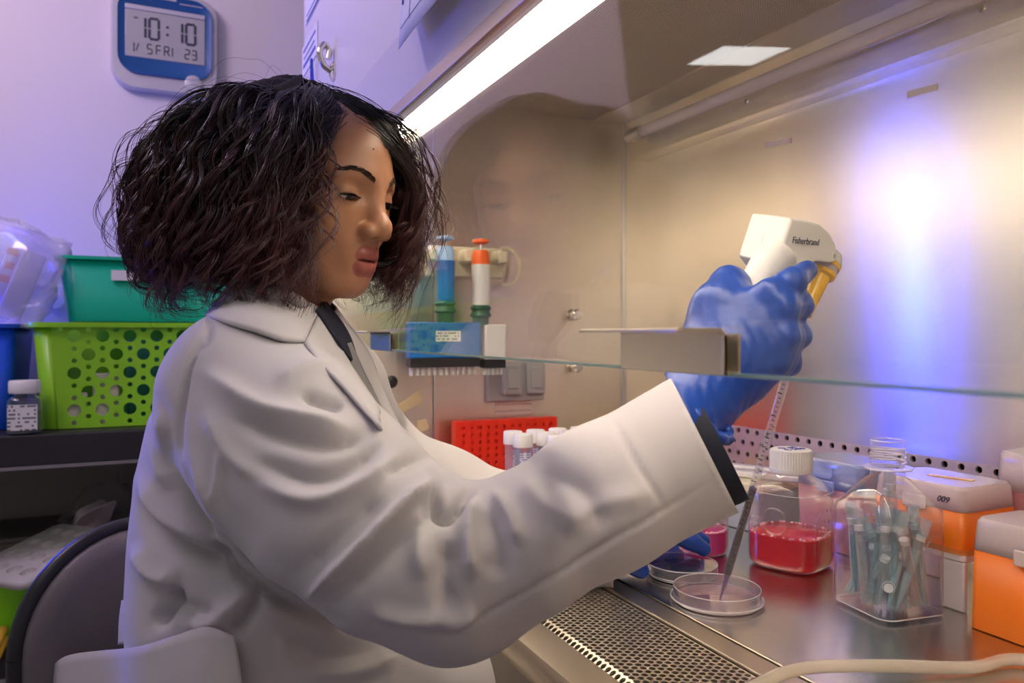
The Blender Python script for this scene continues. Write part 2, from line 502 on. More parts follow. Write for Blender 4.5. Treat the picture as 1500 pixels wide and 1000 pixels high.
# sash: glass pane with its bright lower edge and two pull handles
zs = 1.07 - 0.0243
lean = math.tan(math.radians(4.0))
ra = [np.array([(x, y, z) for y, z in ((YS - 0.0029, zs), (YS + 0.0029, zs), (YS + 0.0029 - lean * (1.374 - zs), 1.374), (YS - 0.0029 - lean * (1.374 - zs), 1.374))]) for x in (XL + 0.005, XR - 0.005)]
sash = cpart(MB().loft(ra), 'sash_glass', M['glass'], smooth=False)
cpart(MB().box(((XL + XR) / 2, YS, zs - 0.0011), (XR - XL - 0.012, 0.0050, 0.0022)), 'glass_edge', M['glass_edge'], sash, smooth=False)
def handle(x0, x1):
    e = empty('sash_handle', ((x0 + x1) / 2, YS, zs)); e.parent = cab; e.matrix_parent_inverse = cab.matrix_basis.inverted()
    w = x1 - x0
    prof = [(-0.0045, 0.0005), (-0.0045, 0.0235), (-0.0085, 0.0275), (-0.040, 0.0275), (-0.0425, 0.0265), (-0.0425, 0.0250), (-0.040, 0.0257), (-0.0080, 0.0257), (-0.0062, 0.0235), (-0.0062, -0.0015), (0.0062, -0.0015), (0.0062, 0.024), (0.0045, 0.024), (0.0045, 0.0005)]
    MB().loft([np.array([(x, y, z) for y, z in prof]) for x in (-w / 2, w / 2)]).build('handle_channel', M['steel_warm'], e, angle=30)
    MB().box((w / 2 - 0.001, -0.006, 0.011), (0.002, 0.003, 0.024)).build('handle_end', M['steel'], e, smooth=False)
handle(-0.479, -0.366)
handle(-1.205, -1.090)
# ultraviolet tube on the back wall
uv = empty('uv_fixture', (0, 0, 0)); uv.parent = cab; uv.matrix_parent_inverse = cab.matrix_basis.inverted()
x0, x1 = -1.43, XR - 0.02
prof = [(0.999, 1.545), (0.999, 1.455), (0.955, 1.455), (0.955, 1.466), (0.958, 1.466), (0.958, 1.459), (0.993, 1.459), (0.993, 1.545)]
cpart(MB().loft([np.array([(x, y, z) for y, z in prof]) for x in (x0, x1)]), 'reflector_rail', M['steel_back'], uv, smooth=False)
cpart(MB().tube([(x0 + 0.03, 0.960, 1.508), (x1, 0.960, 1.508)], 0.0125, 16), 'uv_tube', M['frost'], uv)
cpart(MB().tube([(x0 + 0.005, 0.960, 1.508), (x0 + 0.045, 0.960, 1.508)], 0.0142, 16).tube([(x0 - 0.012, 0.960, 1.508), (x0 + 0.006, 0.960, 1.508)], [0.011, 0.0135], 14), 'tube_socket', M['steel'], uv)
for px, py in ((1118, 152), (1467, 20)):
    p = onY(px, py, 0.993)
    cpart(MB().lathe([(0.0, 0.003), (0.004, 0.0025), (0.0055, 0.0)], 12, rotm(math.pi / 2), (p[0], 0.9545, max(p[2], 1.461))), 'screw', M['chrome'], uv)
# fittings on the left wall
def on_left(px, py, off=0.0):
    return onX(px, py, XL + off)
for px, py in ((837, 461), (838, 537)):
    p = on_left(px, py)
    cpart(MB().lathe([(0.013, 0.0), (0.013, 0.003), (0.006, 0.005), (0.006, 0.014), (0.012, 0.016), (0.012, 0.028), (0.009, 0.031), (0, 0.031)], 18, rotm(0, math.pi / 2), p), 'valve_knob', M['chrome'])
p = on_left(573, 559)
cpart(MB().lathe([(0.013, 0), (0.013, 0.003), (0.009, 0.006), (0, 0.006)], 20, rotm(0, math.pi / 2), p), 'rubber_plug', M['black'])
# outlet box with two flip covers
p0, p1 = on_left(712, 530), on_left(793, 585)
oc = (p0 + p1) / 2
ob = empty('power_outlet', tuple(oc))
tag(ob, 'grey double socket box with two flip covers on the steel side wall', 'outlet')
MB().box((0.006, 0, 0), (0.012, 0.138, 0.086)).build('outlet_plate', M['grey'], ob, bevel=0.003)
for y in (-0.014, 0.043):
    c_ = MB().box((0.018, y, 0.006), (0.014, 0.046, 0.070)).build('flip_cover', M['grey'], ob, bevel=0.006, bseg=3)
    MB().box((0.0265, y, 0.008), (0.005, 0.026, 0.046)).build('cover_rib', M['grey'], c_, bevel=0.003)
# sticker under the socket, bits of masking tape
m_, nt_, b_ = new_mat('printed_sticker')
N_, L_ = nt_.nodes, nt_.links
tc_ = N_.new('ShaderNodeTexCoord'); mp_ = N_.new('ShaderNodeMapping'); mp_.inputs['Scale'].default_value = (0, 90, 110)
L_.new(tc_.outputs['Object'], mp_.inputs['Vector'])
nz_ = N_.new('ShaderNodeTexNoise'); nz_.inputs['Scale'].default_value = 6; L_.new(mp_.outputs[0], nz_.inputs['Vector'])
wv_ = N_.new('ShaderNodeTexWave'); wv_.bands_direction = 'Z'; wv_.inputs['Scale'].default_value = 22
L_.new(tc_.outputs['Object'], wv_.inputs['Vector'])
mu_ = N_.new('ShaderNodeMath'); mu_.operation = 'MULTIPLY'; L_.new(nz_.outputs['Fac'], mu_.inputs[0]); L_.new(wv_.outputs['Fac'], mu_.inputs[1])
cr_ = N_.new('ShaderNodeValToRGB')
cr_.color_ramp.elements[0].position = 0.44; cr_.color_ramp.elements[0].color = (0.78, 0.62, 0.58, 1)
cr_.color_ramp.elements[1].position = 0.52; cr_.color_ramp.elements[1].color = (0.40, 0.25, 0.30, 1)
L_.new(mu_.outputs[0], cr_.inputs[0]); L_.new(cr_.outputs[0], b_.inputs['Base Color']); b_.inputs['Roughness'].default_value = 0.6
M['sticker'] = m_
p0, p1 = on_left(725, 587), on_left(778, 606)
c_ = (p0 + p1) / 2
o = MB().box((0, 0, 0), (0.0008, abs(p1[1] - p0[1]), abs(p1[2] - p0[2]))).build('instruction_sticker', M['sticker'], smooth=False)
o.location = (XL + 0.0006, c_[1], c_[2]); tag(o, 'pale pink printed sticker below the grey socket box', 'sticker')
M['tape'] = mat('masking_tape', (0.70, 0.56, 0.33), 0.6, var=0.1, scale=60)
def tape_piece(pts, label):
    w = np.array([on_left(x, y, 0.0016) for x, y in pts])
    b = w.mean(0)
    V = np.vstack([w - b, w - b - np.array([0.0012, 0, 0])])
    n = len(pts)
    F = [tuple(range(n)), tuple(range(2 * n - 1, n - 1, -1))] + [(i, (i + 1) % n, n + (i + 1) % n, n + i) for i in range(n)]
    o = mesh_obj('masking_tape', V, F, M['tape'], smooth=False)
    o.location = tuple(b); tag(o, label, 'tape', 'masking tape bits on the side wall')
tape_piece([(575, 598), (590, 588), (613, 573), (619, 578), (618, 591), (602, 597), (584, 609), (577, 607)], 'long torn strip of yellowed masking tape on the side wall')
tape_piece([(611, 616), (624, 613), (629, 627), (612, 634)], 'short square bit of masking tape below the longer strip')
# smudges of old tape residue on the back wall
M['residue'] = mat('tape_residue', (0.66, 0.56, 0.42), 0.55, 0.6)
for (a, b, c, d) in ((1122, 213, 1160, 206), (1329, 140, 1374, 128)):
    q0, q1 = onY(a, b, YB), onY(c, d, YB)
    V = np.array([(q0[0], YB - 0.0004, q0[2] + 0.006), (q1[0], YB - 0.0004, q1[2] + 0.006), (q1[0], YB - 0.0004, q1[2] - 0.004), (q0[0], YB - 0.0004, q0[2] - 0.004)])
    cpart(MB().add(V, [(0, 1, 2, 3)]), 'tape_residue', M['residue'], smooth=False, solid=0.0003)
# ------------------------------------------------------------------ things on the bench
def text_mesh(name, body, size, mat_, parent, extrude=0.0004, align='CENTER', shear=0.0, width=1.0):
    cu = bpy.data.curves.new(name + '_txt', 'FONT')
    cu.body = body; cu.size = size; cu.extrude = extrude; cu.align_x = align; cu.align_y = 'CENTER'; cu.shear = shear
    cu.resolution_u = 3
    t = bpy.data.objects.new(name + '_txt', cu)
    C.objects.link(t)
    dg = bpy.context.evaluated_depsgraph_get()
    me = bpy.data.meshes.new_from_object(t.evaluated_get(dg))
    bpy.data.objects.remove(t)
    bpy.data.curves.remove(cu)
    me.materials.clear(); me.materials.append(mat_)
    o = bpy.data.objects.new(name, me)
    C.objects.link(o); o.parent = parent
    o.scale = (width, 1, 1)
    return o

M['ink'] = mat('print_ink', (0.05, 0.05, 0.07), 0.6)
M['ink_blue'] = mat('blue_print', (0.10, 0.12, 0.45), 0.6)
M['red_rack'] = mat('red_plastic', (0.95, 0.035, 0.012), 0.35, var=0.05, sss=0.15, sssr=(0.02, 0.004, 0.002))
M['orange'] = mat('orange_plastic', (1.0, 0.20, 0.012), 0.35, var=0.04, sss=0.2, sssr=(0.02, 0.008, 0.002))
M['orange_clear'] = clear('orange_clear_plastic', (1.0, 0.72, 0.45), 0.5, (1.0, 0.50, 0.12), 0.12, 1.4)
M['pink_clear'] = clear('pink_clear_plastic', (1.0, 0.82, 0.85), 0.55, (0.95, 0.45, 0.50), 0.12, 1.4)
M['blue_lid'] = clear('blue_clear_plastic', (0.80, 0.85, 1.0), 0.40, (0.62, 0.72, 0.98), 0.10, 1.4)
M['pip_blue'] = mat('pipette_blue', (0.01, 0.15, 0.46), 0.35)
M['pip_blue_light'] = mat('pipette_light_blue', (0.35, 0.55, 0.85), 0.35)
M['pip_green'] = mat('pipette_dark_green', (0.015, 0.10, 0.06), 0.45)
M['pip_orange'] = mat('pipette_orange', (0.90, 0.14, 0.02), 0.4)
M['yellow'] = mat('yellow_plastic', (0.90, 0.50, 0.02), 0.3, var=0.04)

def liquid(name, col, edge):
    m, nt, b = new_mat(name)
    N, L = nt.nodes, nt.links
    nz = N.new('ShaderNodeTexNoise'); nz.inputs['Scale'].default_value = 18
    mx = N.new('ShaderNodeMix'); mx.data_type = 'RGBA'
    mx.inputs['A'].default_value = tuple(col) + (1,); mx.inputs['B'].default_value = tuple(edge) + (1,)
    L.new(nz.outputs['Fac'], mx.inputs['Factor']); L.new(mx.outputs['Result'], b.inputs['Base Color'])
    b.inputs['Roughness'].default_value = 0.06
    b.inputs['Transmission Weight'].default_value = 0.45
    b.inputs['IOR'].default_value = 1.33
    b.inputs['Subsurface Weight'].default_value = 0.5
    b.inputs['Subsurface Radius'].default_value = (0.05, 0.006, 0.006)
    return m
M['medium_red'] = liquid('red_medium', (0.95, 0.004, 0.022), (0.90, 0.006, 0.035))
M['medium_pink'] = liquid('magenta_medium', (0.90, 0.03, 0.35), (0.80, 0.02, 0.28))

# multichannel pipettes and their holder on the side wall
xa = XL + 0.075
def along(px, x=xa):
    return onX(px, 500, x)[1]
def zat(px, py, x=xa):
    return onX(px, py, x)[2]
hy0, hy1 = onX(617, 400, XL + 0.02)[1], onX(738, 400, XL + 0.02)[1]
hz0, hz1 = onX(620, 404, XL + 0.02)[2], onX(620, 358, XL + 0.02)[2]
hol = empty('pipette_holder', (XL, (hy0 + hy1) / 2, (hz0 + hz1) / 2))
tag(hol, 'cream wall rack holding two multichannel pipettes, with a yellow loop', 'pipette holder')
wd = hy1 - hy0; ht = hz1 - hz0
MB().box((0.010, 0, 0), (0.016, wd, ht)).build('back_plate', M['cream'], hol, bevel=0.004)
for k in range(5):
    MB().box((0.038, wd * (-0.40 + 0.2 * k), ht * 0.16), (0.042, wd * 0.12, ht * 0.42)).build('hook', M['cream'], hol, bevel=0.004)
a_ = np.linspace(-1.9, 1.9, 26)
MB().tube(np.c_[np.full(26, 0.03), wd * 0.5 + 0.0 + 0.033 * np.cos(a_), -0.008 + 0.040 * np.sin(a_)], 0.0045, 8).build('cable_loop', M['cream'], hol)

def multichannel(px_c, px0, px1, body, top, topcol, button, neck, head, n, ys, label, lab):
    """ys: pixel rows of button top, collar top, body bottom, head top, head bottom, nozzle tip"""
    yb, yc, yn, yh0, yh1, yt = ys
    cyy = along(px_c)
    zb, zc, zn, zh0, zh1, zt = [zat(px_c, q) for q in ys]
    e = empty('multichannel_pipette', (xa, cyy, zt))
    tag(e, label, 'pipette')
    y0, y1 = along(px0) - cyy, along(px1) - cyy
    zz = lambda z: z - zt
    MB().lathe([(0, zz(zb)), (0.017, zz(zb) - 0.003), (0.018, zz(zb) - 0.009), (0.006, zz(zb) - 0.013), (0, zz(zb) - 0.013)], 20).build('plunger_button', topcol, e)
    MB().lathe([(0.003, zz(zb) - 0.012), (0.003, zz(zc))], 8).build('plunger_rod', M['steel'], e)
    MB().lathe([(0, zz(zc)), (0.014, zz(zc)), (0.017, zz(zc) - 0.010), (0.018, zz(zc) - 0.030), (0.0, zz(zc) - 0.030)], 16, se=2.8).build('collar', top, e)
    tilt = 0.0012
    rings = []
    for t in np.linspace(0, 1, 8):
        z = zz(zc) - 0.029 + t * (zz(zn) - zz(zc) + 0.029)
        r = 0.018 * (1 - 0.10 * t)
        a = np.arange(16) / 16 * 2 * math.pi
        k = (np.abs(np.cos(a)) ** 2.8 + np.abs(np.sin(a)) ** 2.8) ** (-1 / 2.8)
        rings.append(np.c_[r * 1.15 * k * np.cos(a), r * k * np.sin(a) + tilt * math.sin(3 * t), np.full(16, z)])
    MB().loft(rings).build('handle', body, e)
    MB().lathe([(0.016, zz(zn) + 0.001), (0.021, zz(zn) - 0.006), (0.017, zz(zn) - 0.012), (0.0215, zz(zn) - 0.022), (0.016, zz(zn) - 0.026), (0.016, zz(zh0) - 0.002)], 16, se=2.6, cap0=True, cap1=True).build('ejector_neck', neck, e)
    hd = MB().box((0, (y0 + y1) / 2, (zz(zh0) + zz(zh1)) / 2), (0.034, y1 - y0, zz(zh0) - zz(zh1))).build('channel_head', head, e, bevel=0.003)
    if lab:
        MB().box((0.0175, (y0 + y1) / 2 + 0.004, (zz(zh0) + zz(zh1)) / 2 + 0.008), (0.0012, 0.052, 0.021)).build('label_plate', M['paperlabel'], hd, smooth=False)
    zk = zz(zh1)
    MB().box((0, (y0 + y1) / 2, zk - 0.009), (0.030, (y1 - y0) * 0.98, 0.018)).build('nozzle_bar', M['black'], e, bevel=0.001)
    for k in range(n):
        MB().lathe([(0.0038, zk - 0.017), (0.0036, zz(zt))], 10, cap0=True, cap1=True, T=(0, y0 + (y1 - y0) * (k + 0.6) / (n + 0.2), 0)).build('nozzle', M['white'], e)
    return e

def print_mat(name, base, ink, sx, sz, dens=0.5, axis='Y'):
    """small illegible print: rows of broken dashes"""
    m, nt, b = new_mat(name)
    N, L = nt.nodes, nt.links
    tc = N.new('ShaderNodeTexCoord')
    mp = N.new('ShaderNodeMapping')
    mp.inputs['Scale'].default_value = (sx if axis == 'X' else 0, sx if axis == 'Y' else 0, sz)
    L.new(tc.outputs['Object'], mp.inputs['Vector'])
    ck = N.new('ShaderNodeTexWhiteNoise'); ck.noise_dimensions = '3D'
    fl_ = N.new('ShaderNodeVectorMath'); fl_.operation = 'FLOOR'
    L.new(mp.outputs[0], fl_.inputs[0]); L.new(fl_.outputs[0], ck.inputs['Vector'])
    sp = N.new('ShaderNodeSeparateXYZ'); L.new(mp.outputs[0], sp.inputs[0])
    fr = N.new('ShaderNodeMath'); fr.operation = 'FRACT'; L.new(sp.outputs['Z'], fr.inputs[0])
    g1 = N.new('ShaderNodeMath'); g1.operation = 'LESS_THAN'; g1.inputs[1].default_value = 0.5; L.new(fr.outputs[0], g1.inputs[0])
    g2 = N.new('ShaderNodeMath'); g2.operation = 'LESS_THAN'; g2.inputs[1].default_value = dens; L.new(ck.outputs['Value'], g2.inputs[0])
    mu = N.new('ShaderNodeMath'); mu.operation = 'MULTIPLY'; L.new(g1.outputs[0], mu.inputs[0]); L.new(g2.outputs[0], mu.inputs[1])
    mx = N.new('ShaderNodeMix'); mx.data_type = 'RGBA'
    mx.inputs['A'].default_value = tuple(base) + (1,); mx.inputs['B'].default_value = tuple(ink) + (1,)
    L.new(mu.outputs[0], mx.inputs['Factor']); L.new(mx.outputs['Result'], b.inputs['Base Color'])
    b.inputs['Roughness'].default_value = 0.6
    return m
M['paperlabel'] = print_mat('small_label', (0.80, 0.80, 0.74), (0.20, 0.24, 0.26), 300, 170, 0.55)
multichannel(652, 597, 700, M['pip_blue'], M['pip_blue_light'], M['pip_blue_light'], None, M['pip_green'], M['pip_blue'], 12, (344, 361, 440, 472, 524, 549), 'blue twelve-channel pipette with a pale blue button and labelled head', True)
multichannel(704, 706, 737, M['white'], M['pip_orange'], M['pip_orange'], None, M['pip_green'], M['white'], 5, (349, 367, 447, 475, 526, 549), 'white multichannel pipette with an orange button beside the blue one', False)

# red perforated tube rack standing on its long side
def plate_with_holes(outline, holes, seg=16):
    from mathutils.geometry import delaunay_2d_cdt
    pts = [Vector((float(x), float(y))) for x, y in outline]
    n = len(pts)
    edges = [(i, (i + 1) % n) for i in range(n)]
    for cx_, cy_, r in holes:
        b = len(pts)
        for k in range(seg):
            a = 2 * math.pi * k / seg
            pts.append(Vector((float(cx_ + r * math.cos(a)), float(cy_ + r * math.sin(a)))))
        edges += [(b + k, b + (k + 1) % seg) for k in range(seg)]
    vs_, es_, fs_, _, _, _ = delaunay_2d_cdt(pts, edges, [], 0, 1e-7)
    V = np.array([(v.x, v.y) for v in vs_])
    H = np.array(holes)
    F = []
    for f in fs_:
        c = V[list(f)].mean(0)
        if len(H) and np.any((H[:, 0] - c[0]) ** 2 + (H[:, 1] - c[1]) ** 2 < (H[:, 2] * 0.97) ** 2):
            continue
        F.append(tuple(f))
    return V, F
xr = -1.455
ry0, ry1 = onX(668, 650, xr)[1], onX(816, 650, xr)[1]
rz1 = onX(668, 618, xr)[2]
rw, rh = ry1 - ry0, rz1 - ZT
rack = empty('tube_rack', (xr, (ry0 + ry1) / 2, ZT))
tag(rack, 'red perforated tube rack standing on edge against the side wall', 'tube rack')
holes = [(-rw / 2 + rw * (0.07 + 0.86 * i / 11), rh * (0.09 + 0.80 * j / 7), 0.0042) for i in range(12) for j in range(8)]
holes = [(x, y, 0.0041) for x, y, r in holes]
V, F = plate_with_holes([(-rw / 2, 0.0), (rw / 2, 0.0), (rw / 2, rh), (-rw / 2, rh)], holes, 10)
mesh_obj('hole_plate', np.c_[np.zeros(len(V)), V], F, M['red_rack'], rack, smooth=False, solid=0.003)
MB().box((-0.0245, 0, rh / 2), (0.003, rw, rh)).build('bottom_plate', M['red_rack'], rack, smooth=False)
MB().box((-0.0070, 0, rh / 2), (0.002, rw - 0.012, rh - 0.012)).build('middle_plate', M['red_rack'], rack, smooth=False)
for y in (-rw / 2 + 0.002, rw / 2 - 0.002):
    MB().box((-0.013, y, rh / 2), (0.020, 0.004, rh)).build('end_panel', M['red_rack'], rack, smooth=False)
MB().box((-0.013, 0, rh - 0.002), (0.020, rw - 0.008, 0.004)).build('side_rail', M['red_rack'], rack, smooth=False)
MB().box((-0.013, 0, 0.002), (0.020, rw - 0.008, 0.004)).build('side_rail', M['red_rack'], rack, smooth=False)

# screw-cap centrifuge tubes in a low white rack
M['tube'] = clear('tube_plastic', (0.95, 0.95, 0.97), 0.30, (0.82, 0.82, 0.90), 0.12, 1.4)
M['tubeprint'] = print_mat('tube_print', (0.80, 0.80, 0.86), (0.16, 0.18, 0.55), 240, 260, 0.55)
def cent_tube():
    e = empty('centrifuge_tube', (0, 0, 0))
    MB().lathe([(0.002, 0.0), (0.0145, 0.018), (0.0145, 0.110)], 20, cap0=True).build('tube_body', M['tube'], e)
    prof = [(0, 0.128), (0.0155, 0.128), (0.0168, 0.1265)]
    MB().lathe(prof + [(0.0172, 0.110), (0.0172, 0.106), (0, 0.106)], 28).build('screw_cap', M['white'], e)
    a = np.linspace(-0.75, 0.75, 9)
    rings = [np.c_[0.0149 * np.cos(a), 0.0149 * np.sin(a), np.full(9, z)] for z in (0.045, 0.098)]
    MB().loft(rings, closed=False).build('write_on_patch', M['tubeprint'], e)
    return e
trk = empty('tube_stand', (-1.185, 0.665, ZT))
tag(trk, 'low white rack holding the capped centrifuge tubes', 'tube rack')
MB().box((0, 0, 0.004), (0.125, 0.235, 0.008)).build('rack_base', M['white'], trk, bevel=0.002)
hl = [(x, y, 0.0158) for x in (-0.04, 0.0, 0.04) for y in (-0.09, -0.045, 0.0, 0.045, 0.09)]
V, F = plate_with_holes([(-0.0625, -0.1175), (0.0625, -0.1175), (0.0625, 0.1175), (-0.0625, 0.1175)], hl, 14)
mesh_obj('rack_plate', np.c_[V, np.full(len(V), 0.050)], F, M['white'], trk, smooth=False, solid=0.003)
for y in (-0.116, 0.116):
    MB().box((0, y, 0.029), (0.125, 0.003, 0.042)).build('rack_end', M['white'], trk, smooth=False)
t0 = cent_tube()
first = True
for i, x in enumerate((0.04, 0.0, -0.04)):
    for j, y in enumerate((-0.09, -0.045, 0.0, 0.045, 0.09)):
        if i == 0 and j == 0:
            continue
        o = t0 if first else copy_tree(t0)
        first = False
        o.location = (-1.185 + x, 0.665 + y, ZT + 0.009)
        o.rotation_euler = (0, 0, -0.4 + 0.35 * ((i * 5 + j * 3) % 4))
        tag(o, 'white-capped clear centrifuge tube, %s of the %s row of the white rack' % (('first', 'second', 'third', 'fourth', 'last')[j], ('front', 'middle', 'back')[i]), 'tube', 'centrifuge tubes in the white rack')

# bottles
def media_bottle(loc, w, htot, body, liq, cap_mat, liquid_h, label, rz, se=3.2, capr=None):
    e = empty('media_bottle', loc, rz)
    tag(e, label, 'bottle')
    r = w / 2
    hs = htot * 0.66
    nr = r * 0.50
    prof = [(r * 0.90, 0.0015), (r * 0.98, 0.006), (r, 0.014), (r, hs - 0.012), (r * 0.97, hs), (r * 0.80, hs + htot * 0.07), (nr * 1.05, hs + htot * 0.13), (nr, hs + htot * 0.15), (nr, htot * 0.86)]
    rings = []
    for rr, z in prof:
        k_se = se if z < hs + htot * 0.05 else 2.0
        a = np.arange(48) / 48 * 2 * math.pi
        k = (np.abs(np.cos(a)) ** k_se + np.abs(np.sin(a)) ** k_se) ** (-1 / k_se)
        rings.append(np.c_[rr * k * np.cos(a), rr * k * np.sin(a), np.full(48, z)])
    MB().loft(rings, True, True, False).build('bottle_body', body, e, angle=60)
    ae = np.linspace(0, 2 * math.pi, 65)
    ke = (np.abs(np.cos(ae)) ** se + np.abs(np.sin(ae)) ** se) ** (-1 / se)
    MB().tube(np.c_[r * 0.985 * ke * np.cos(ae), r * 0.985 * ke * np.sin(ae), np.full(65, hs - 0.002)], 0.0004, 6, cap=False).build('shoulder_highlight', M['edge_glint'], e)  # pale line laid on as the shoulder's highlight
    ri = r * 0.975
    lr = []
    for rr, z in ((ri * 0.90, 0.003), (ri * 0.985, 0.007), (ri, 0.014), (ri, liquid_h), (ri * 0.985, liquid_h + 0.0004)):
        a = np.arange(48) / 48 * 2 * math.pi
        k = (np.abs(np.cos(a)) ** se + np.abs(np.sin(a)) ** se) ** (-1 / se)
        lr.append(np.c_[rr * k * np.cos(a), rr * k * np.sin(a), np.full(48, z)])
    MB().loft(lr).build('liquid', liq, e, angle=50)
    # foam beads along the liquid line
    fm = MB()
    rnd = random.Random(5)
    for q in range(70):
        a = rnd.uniform(0, 2 * math.pi)
        k = (abs(math.cos(a)) ** se + abs(math.sin(a)) ** se) ** (-1 / se)
        rr = ri * k * rnd.uniform(0.86, 0.97)
        s_ = rnd.uniform(0.0008, 0.0024)
        fm.lathe([(0, s_), (s_ * 0.7, s_ * 0.7), (s_, 0), (0.0, 0)], 6, T=(rr * math.cos(a), rr * math.sin(a), liquid_h + 0.0005))
    fo = fm.build('foam', M['foam'], e)
    fo['kind'] = 'stuff'
    if cap_mat:
        cr = (capr or nr * 1.13)
        z0, z1 = htot * 0.80, htot
        n = 96
        rings = []
        for t, z in ((0.97, z0), (1.0, z0 + 0.002), (1.0, z0 + 0.006), (0, z0 + 0.0061), (0, z1 - 0.004), (0.96, z1 - 0.0012), (0.88, z1)):
            a = np.arange(n) / n * 2 * math.pi
            if t == 0:
                rr = cr * np.where(np.arange(n) % 2 == 0, 1.0, 0.955)
            else:
                rr = np.full(n, cr * t)
            rings.append(np.c_[rr * np.cos(a), rr * np.sin(a), np.full(n, z)])
        cp = MB().loft(rings).build('screw_cap', cap_mat, e, angle=25)
        return e, cp, cr
    return e, None, 0
M['foam'] = mat('liquid_foam', (0.95, 0.55, 0.60), 0.3)
e, cp, cr = media_bottle((-0.772, 0.775, ZT), 0.098, 0.155, M['pet'], M['medium_red'], M['white'], 0.044, 'clear bottle of red medium with a ribbed white screw cap', 0.35, capr=0.0275)
t = text_mesh('cap_print', 'O ml\nC 500', 0.014, M['ink_blue'], cp); t.location = (0, 0, 0.1552); t.rotation_euler = (0, 0, 1.2)
# embossed ring on the bottle shoulder side
ring = MB().tube([(0.0 + 0.017 * math.cos(a), 0, 0.066 + 0.017 * math.sin(a)) for a in np.linspace(0, 2 * math.pi, 33)], 0.0011, 6, cap=False).build('embossed_ring', M['pet'], e)
ring.location = (0.0, -0.0490, 0); ring.rotation_euler = (0, 0, 0)
media_bottle((-0.868, 0.705, ZT), 0.070, 0.125, M['pet'], M['medium_pink'], M['white'], 0.034, 'clear round bottle with magenta medium half hidden behind the coat cuff', 0.0, se=2.0)

# square bottle full of used tips and pipette stubs
tb = empty('square_bottle', (-0.6015, 0.749, ZT), math.radians(-8))
tag(tb, 'open square clear bottle filled with used blue-grey tips', 'bottle')
q = 0.088
def sq(s_, z, r_=0.016):
    p_ = rrect(q * s_, q * s_, r_ * s_, 4)
    return np.c_[p_, np.full(len(p_), z)]
def circ(r_, z, n=20):
    a = math.radians(0) + (np.arange(n) // 5) * (math.pi / 2) + (np.arange(n) % 5) / 4.0 * (math.pi / 2) * 0.8 + 0.05 * math.pi
    return np.c_[r_ * np.cos(a), r_ * np.sin(a), np.full(n, z)]
bb = MB().loft([sq(0.90, 0.0015), sq(0.985, 0.005), sq(1.0, 0.012), sq(1.0, 0.108), sq(0.97, 0.116), circ(0.0235, 0.146), circ(0.0185, 0.1495), circ(0.0185, 0.156)], True, True, False).build('bottle_body', M['pet'], tb, angle=35)
nk = MB().lathe([(0.0185, 0.155), (0.0185, 0.157), (0.0255, 0.1575), (0.0255, 0.1600), (0.0180, 0.1605), (0.0180, 0.1895), (0.0168, 0.1900), (0.0165, 0.1880)], 32).build('bottle_neck', M['pet'], tb, angle=30)
for k in range(3):
    a = np.linspace(0, 2 * math.pi * 0.95, 40) + k * 0.4
    MB().tube(np.c_[0.0182 * np.cos(a), 0.0182 * np.sin(a), 0.1655 + 0.0055 * k + 0.0052 * a / 6.28], 0.0012, 6).build('thread', M['edge_glint'], nk)
a_ = np.linspace(0, 2 * math.pi, 49)
MB().tube(np.c_[0.0174 * np.cos(a_), 0.0174 * np.sin(a_), np.full(49, 0.1895)], 0.0009, 6, cap=False).build('neck_rim', M['edge_glint'], nk)
MB().tube(np.c_[0.0252 * np.cos(a_), 0.0252 * np.sin(a_), np.full(49, 0.1588)], 0.0013, 6, cap=False).build('neck_flange', M['edge_glint'], nk)
for s_, z_ in ((0.975, 0.004),):
    p_ = rrect(q * s_, q * s_, 0.016, 6); p_ = np.vstack([p_, p_[:1]])
    MB().tube(np.c_[p_, np.full(len(p_), z_)], 0.0007, 6, cap=False).build('body_edge', M['edge_glint'], tb)
M['tip_blue'] = clear('tip_bluish', (0.88, 0.95, 0.97), 0.22, (0.62, 0.80, 0.86), 0.08, 1.45)
M['tip_clear'] = clear('tip_clear', (0.96, 0.96, 0.97), 0.22, (0.85, 0.86, 0.90), 0.08, 1.45)
def tip_mesh(kind):
    if kind == 0:      # tapered tip with filter plug
        b = MB().lathe([(0.0014, 0.0), (0.0042, 0.035), (0.0060, 0.062), (0.0062, 0.078), (0.0070, 0.080)], 10)
    elif kind == 1:    # straight pipette stub
        b = MB().lathe([(0.0055, 0.0), (0.0055, 0.085), (0.0064, 0.086), (0.0064, 0.105)], 10)
    else:              # short small tip
        b = MB().lathe([(0.0010, 0.0), (0.0040, 0.028), (0.0044, 0.040), (0.0056, 0.041), (0.0056, 0.046)], 10)
    return b
def used_tip(kind, blue):
    e = empty('used_tip', (0, 0, 0))
    tip_mesh(kind).build('tip_tube', M['tip_blue'] if blue else M['tip_clear'], e, angle=50)
    if kind < 2:
        MB().lathe([(0.0, 0.060 if kind == 0 else 0.080), (0.0050, 0.060 if kind == 0 else 0.080), (0.0050, 0.066 if kind == 0 else 0.086), (0, 0.066 if kind == 0 else 0.086)], 8).build('filter_plug', M['white'], e)
    if blue:
        L_ = 0.055 if kind == 0 else 0.07
        if kind < 2:
            MB().lathe([(0.0009, 0.002), (0.0038 if kind == 0 else 0.0048, L_ * 0.6), (0.0048, L_)], 8, cap0=True, cap1=True).build('liquid_column', M['tip_liquid'], e)
    return e
M['tip_liquid'] = clear('teal_liquid', (0.70, 0.88, 0.92), 0.55, (0.45, 0.72, 0.78), 0.05, 1.33)
protos = {(k, b): None for k in range(3) for b in (0, 1)}
rnd = random.Random(11)
tb_m = Matrix.Translation((-0.6015, 0.749, ZT)) @ Matrix.Rotation(math.radians(-8), 4, 'Z')
spots = []
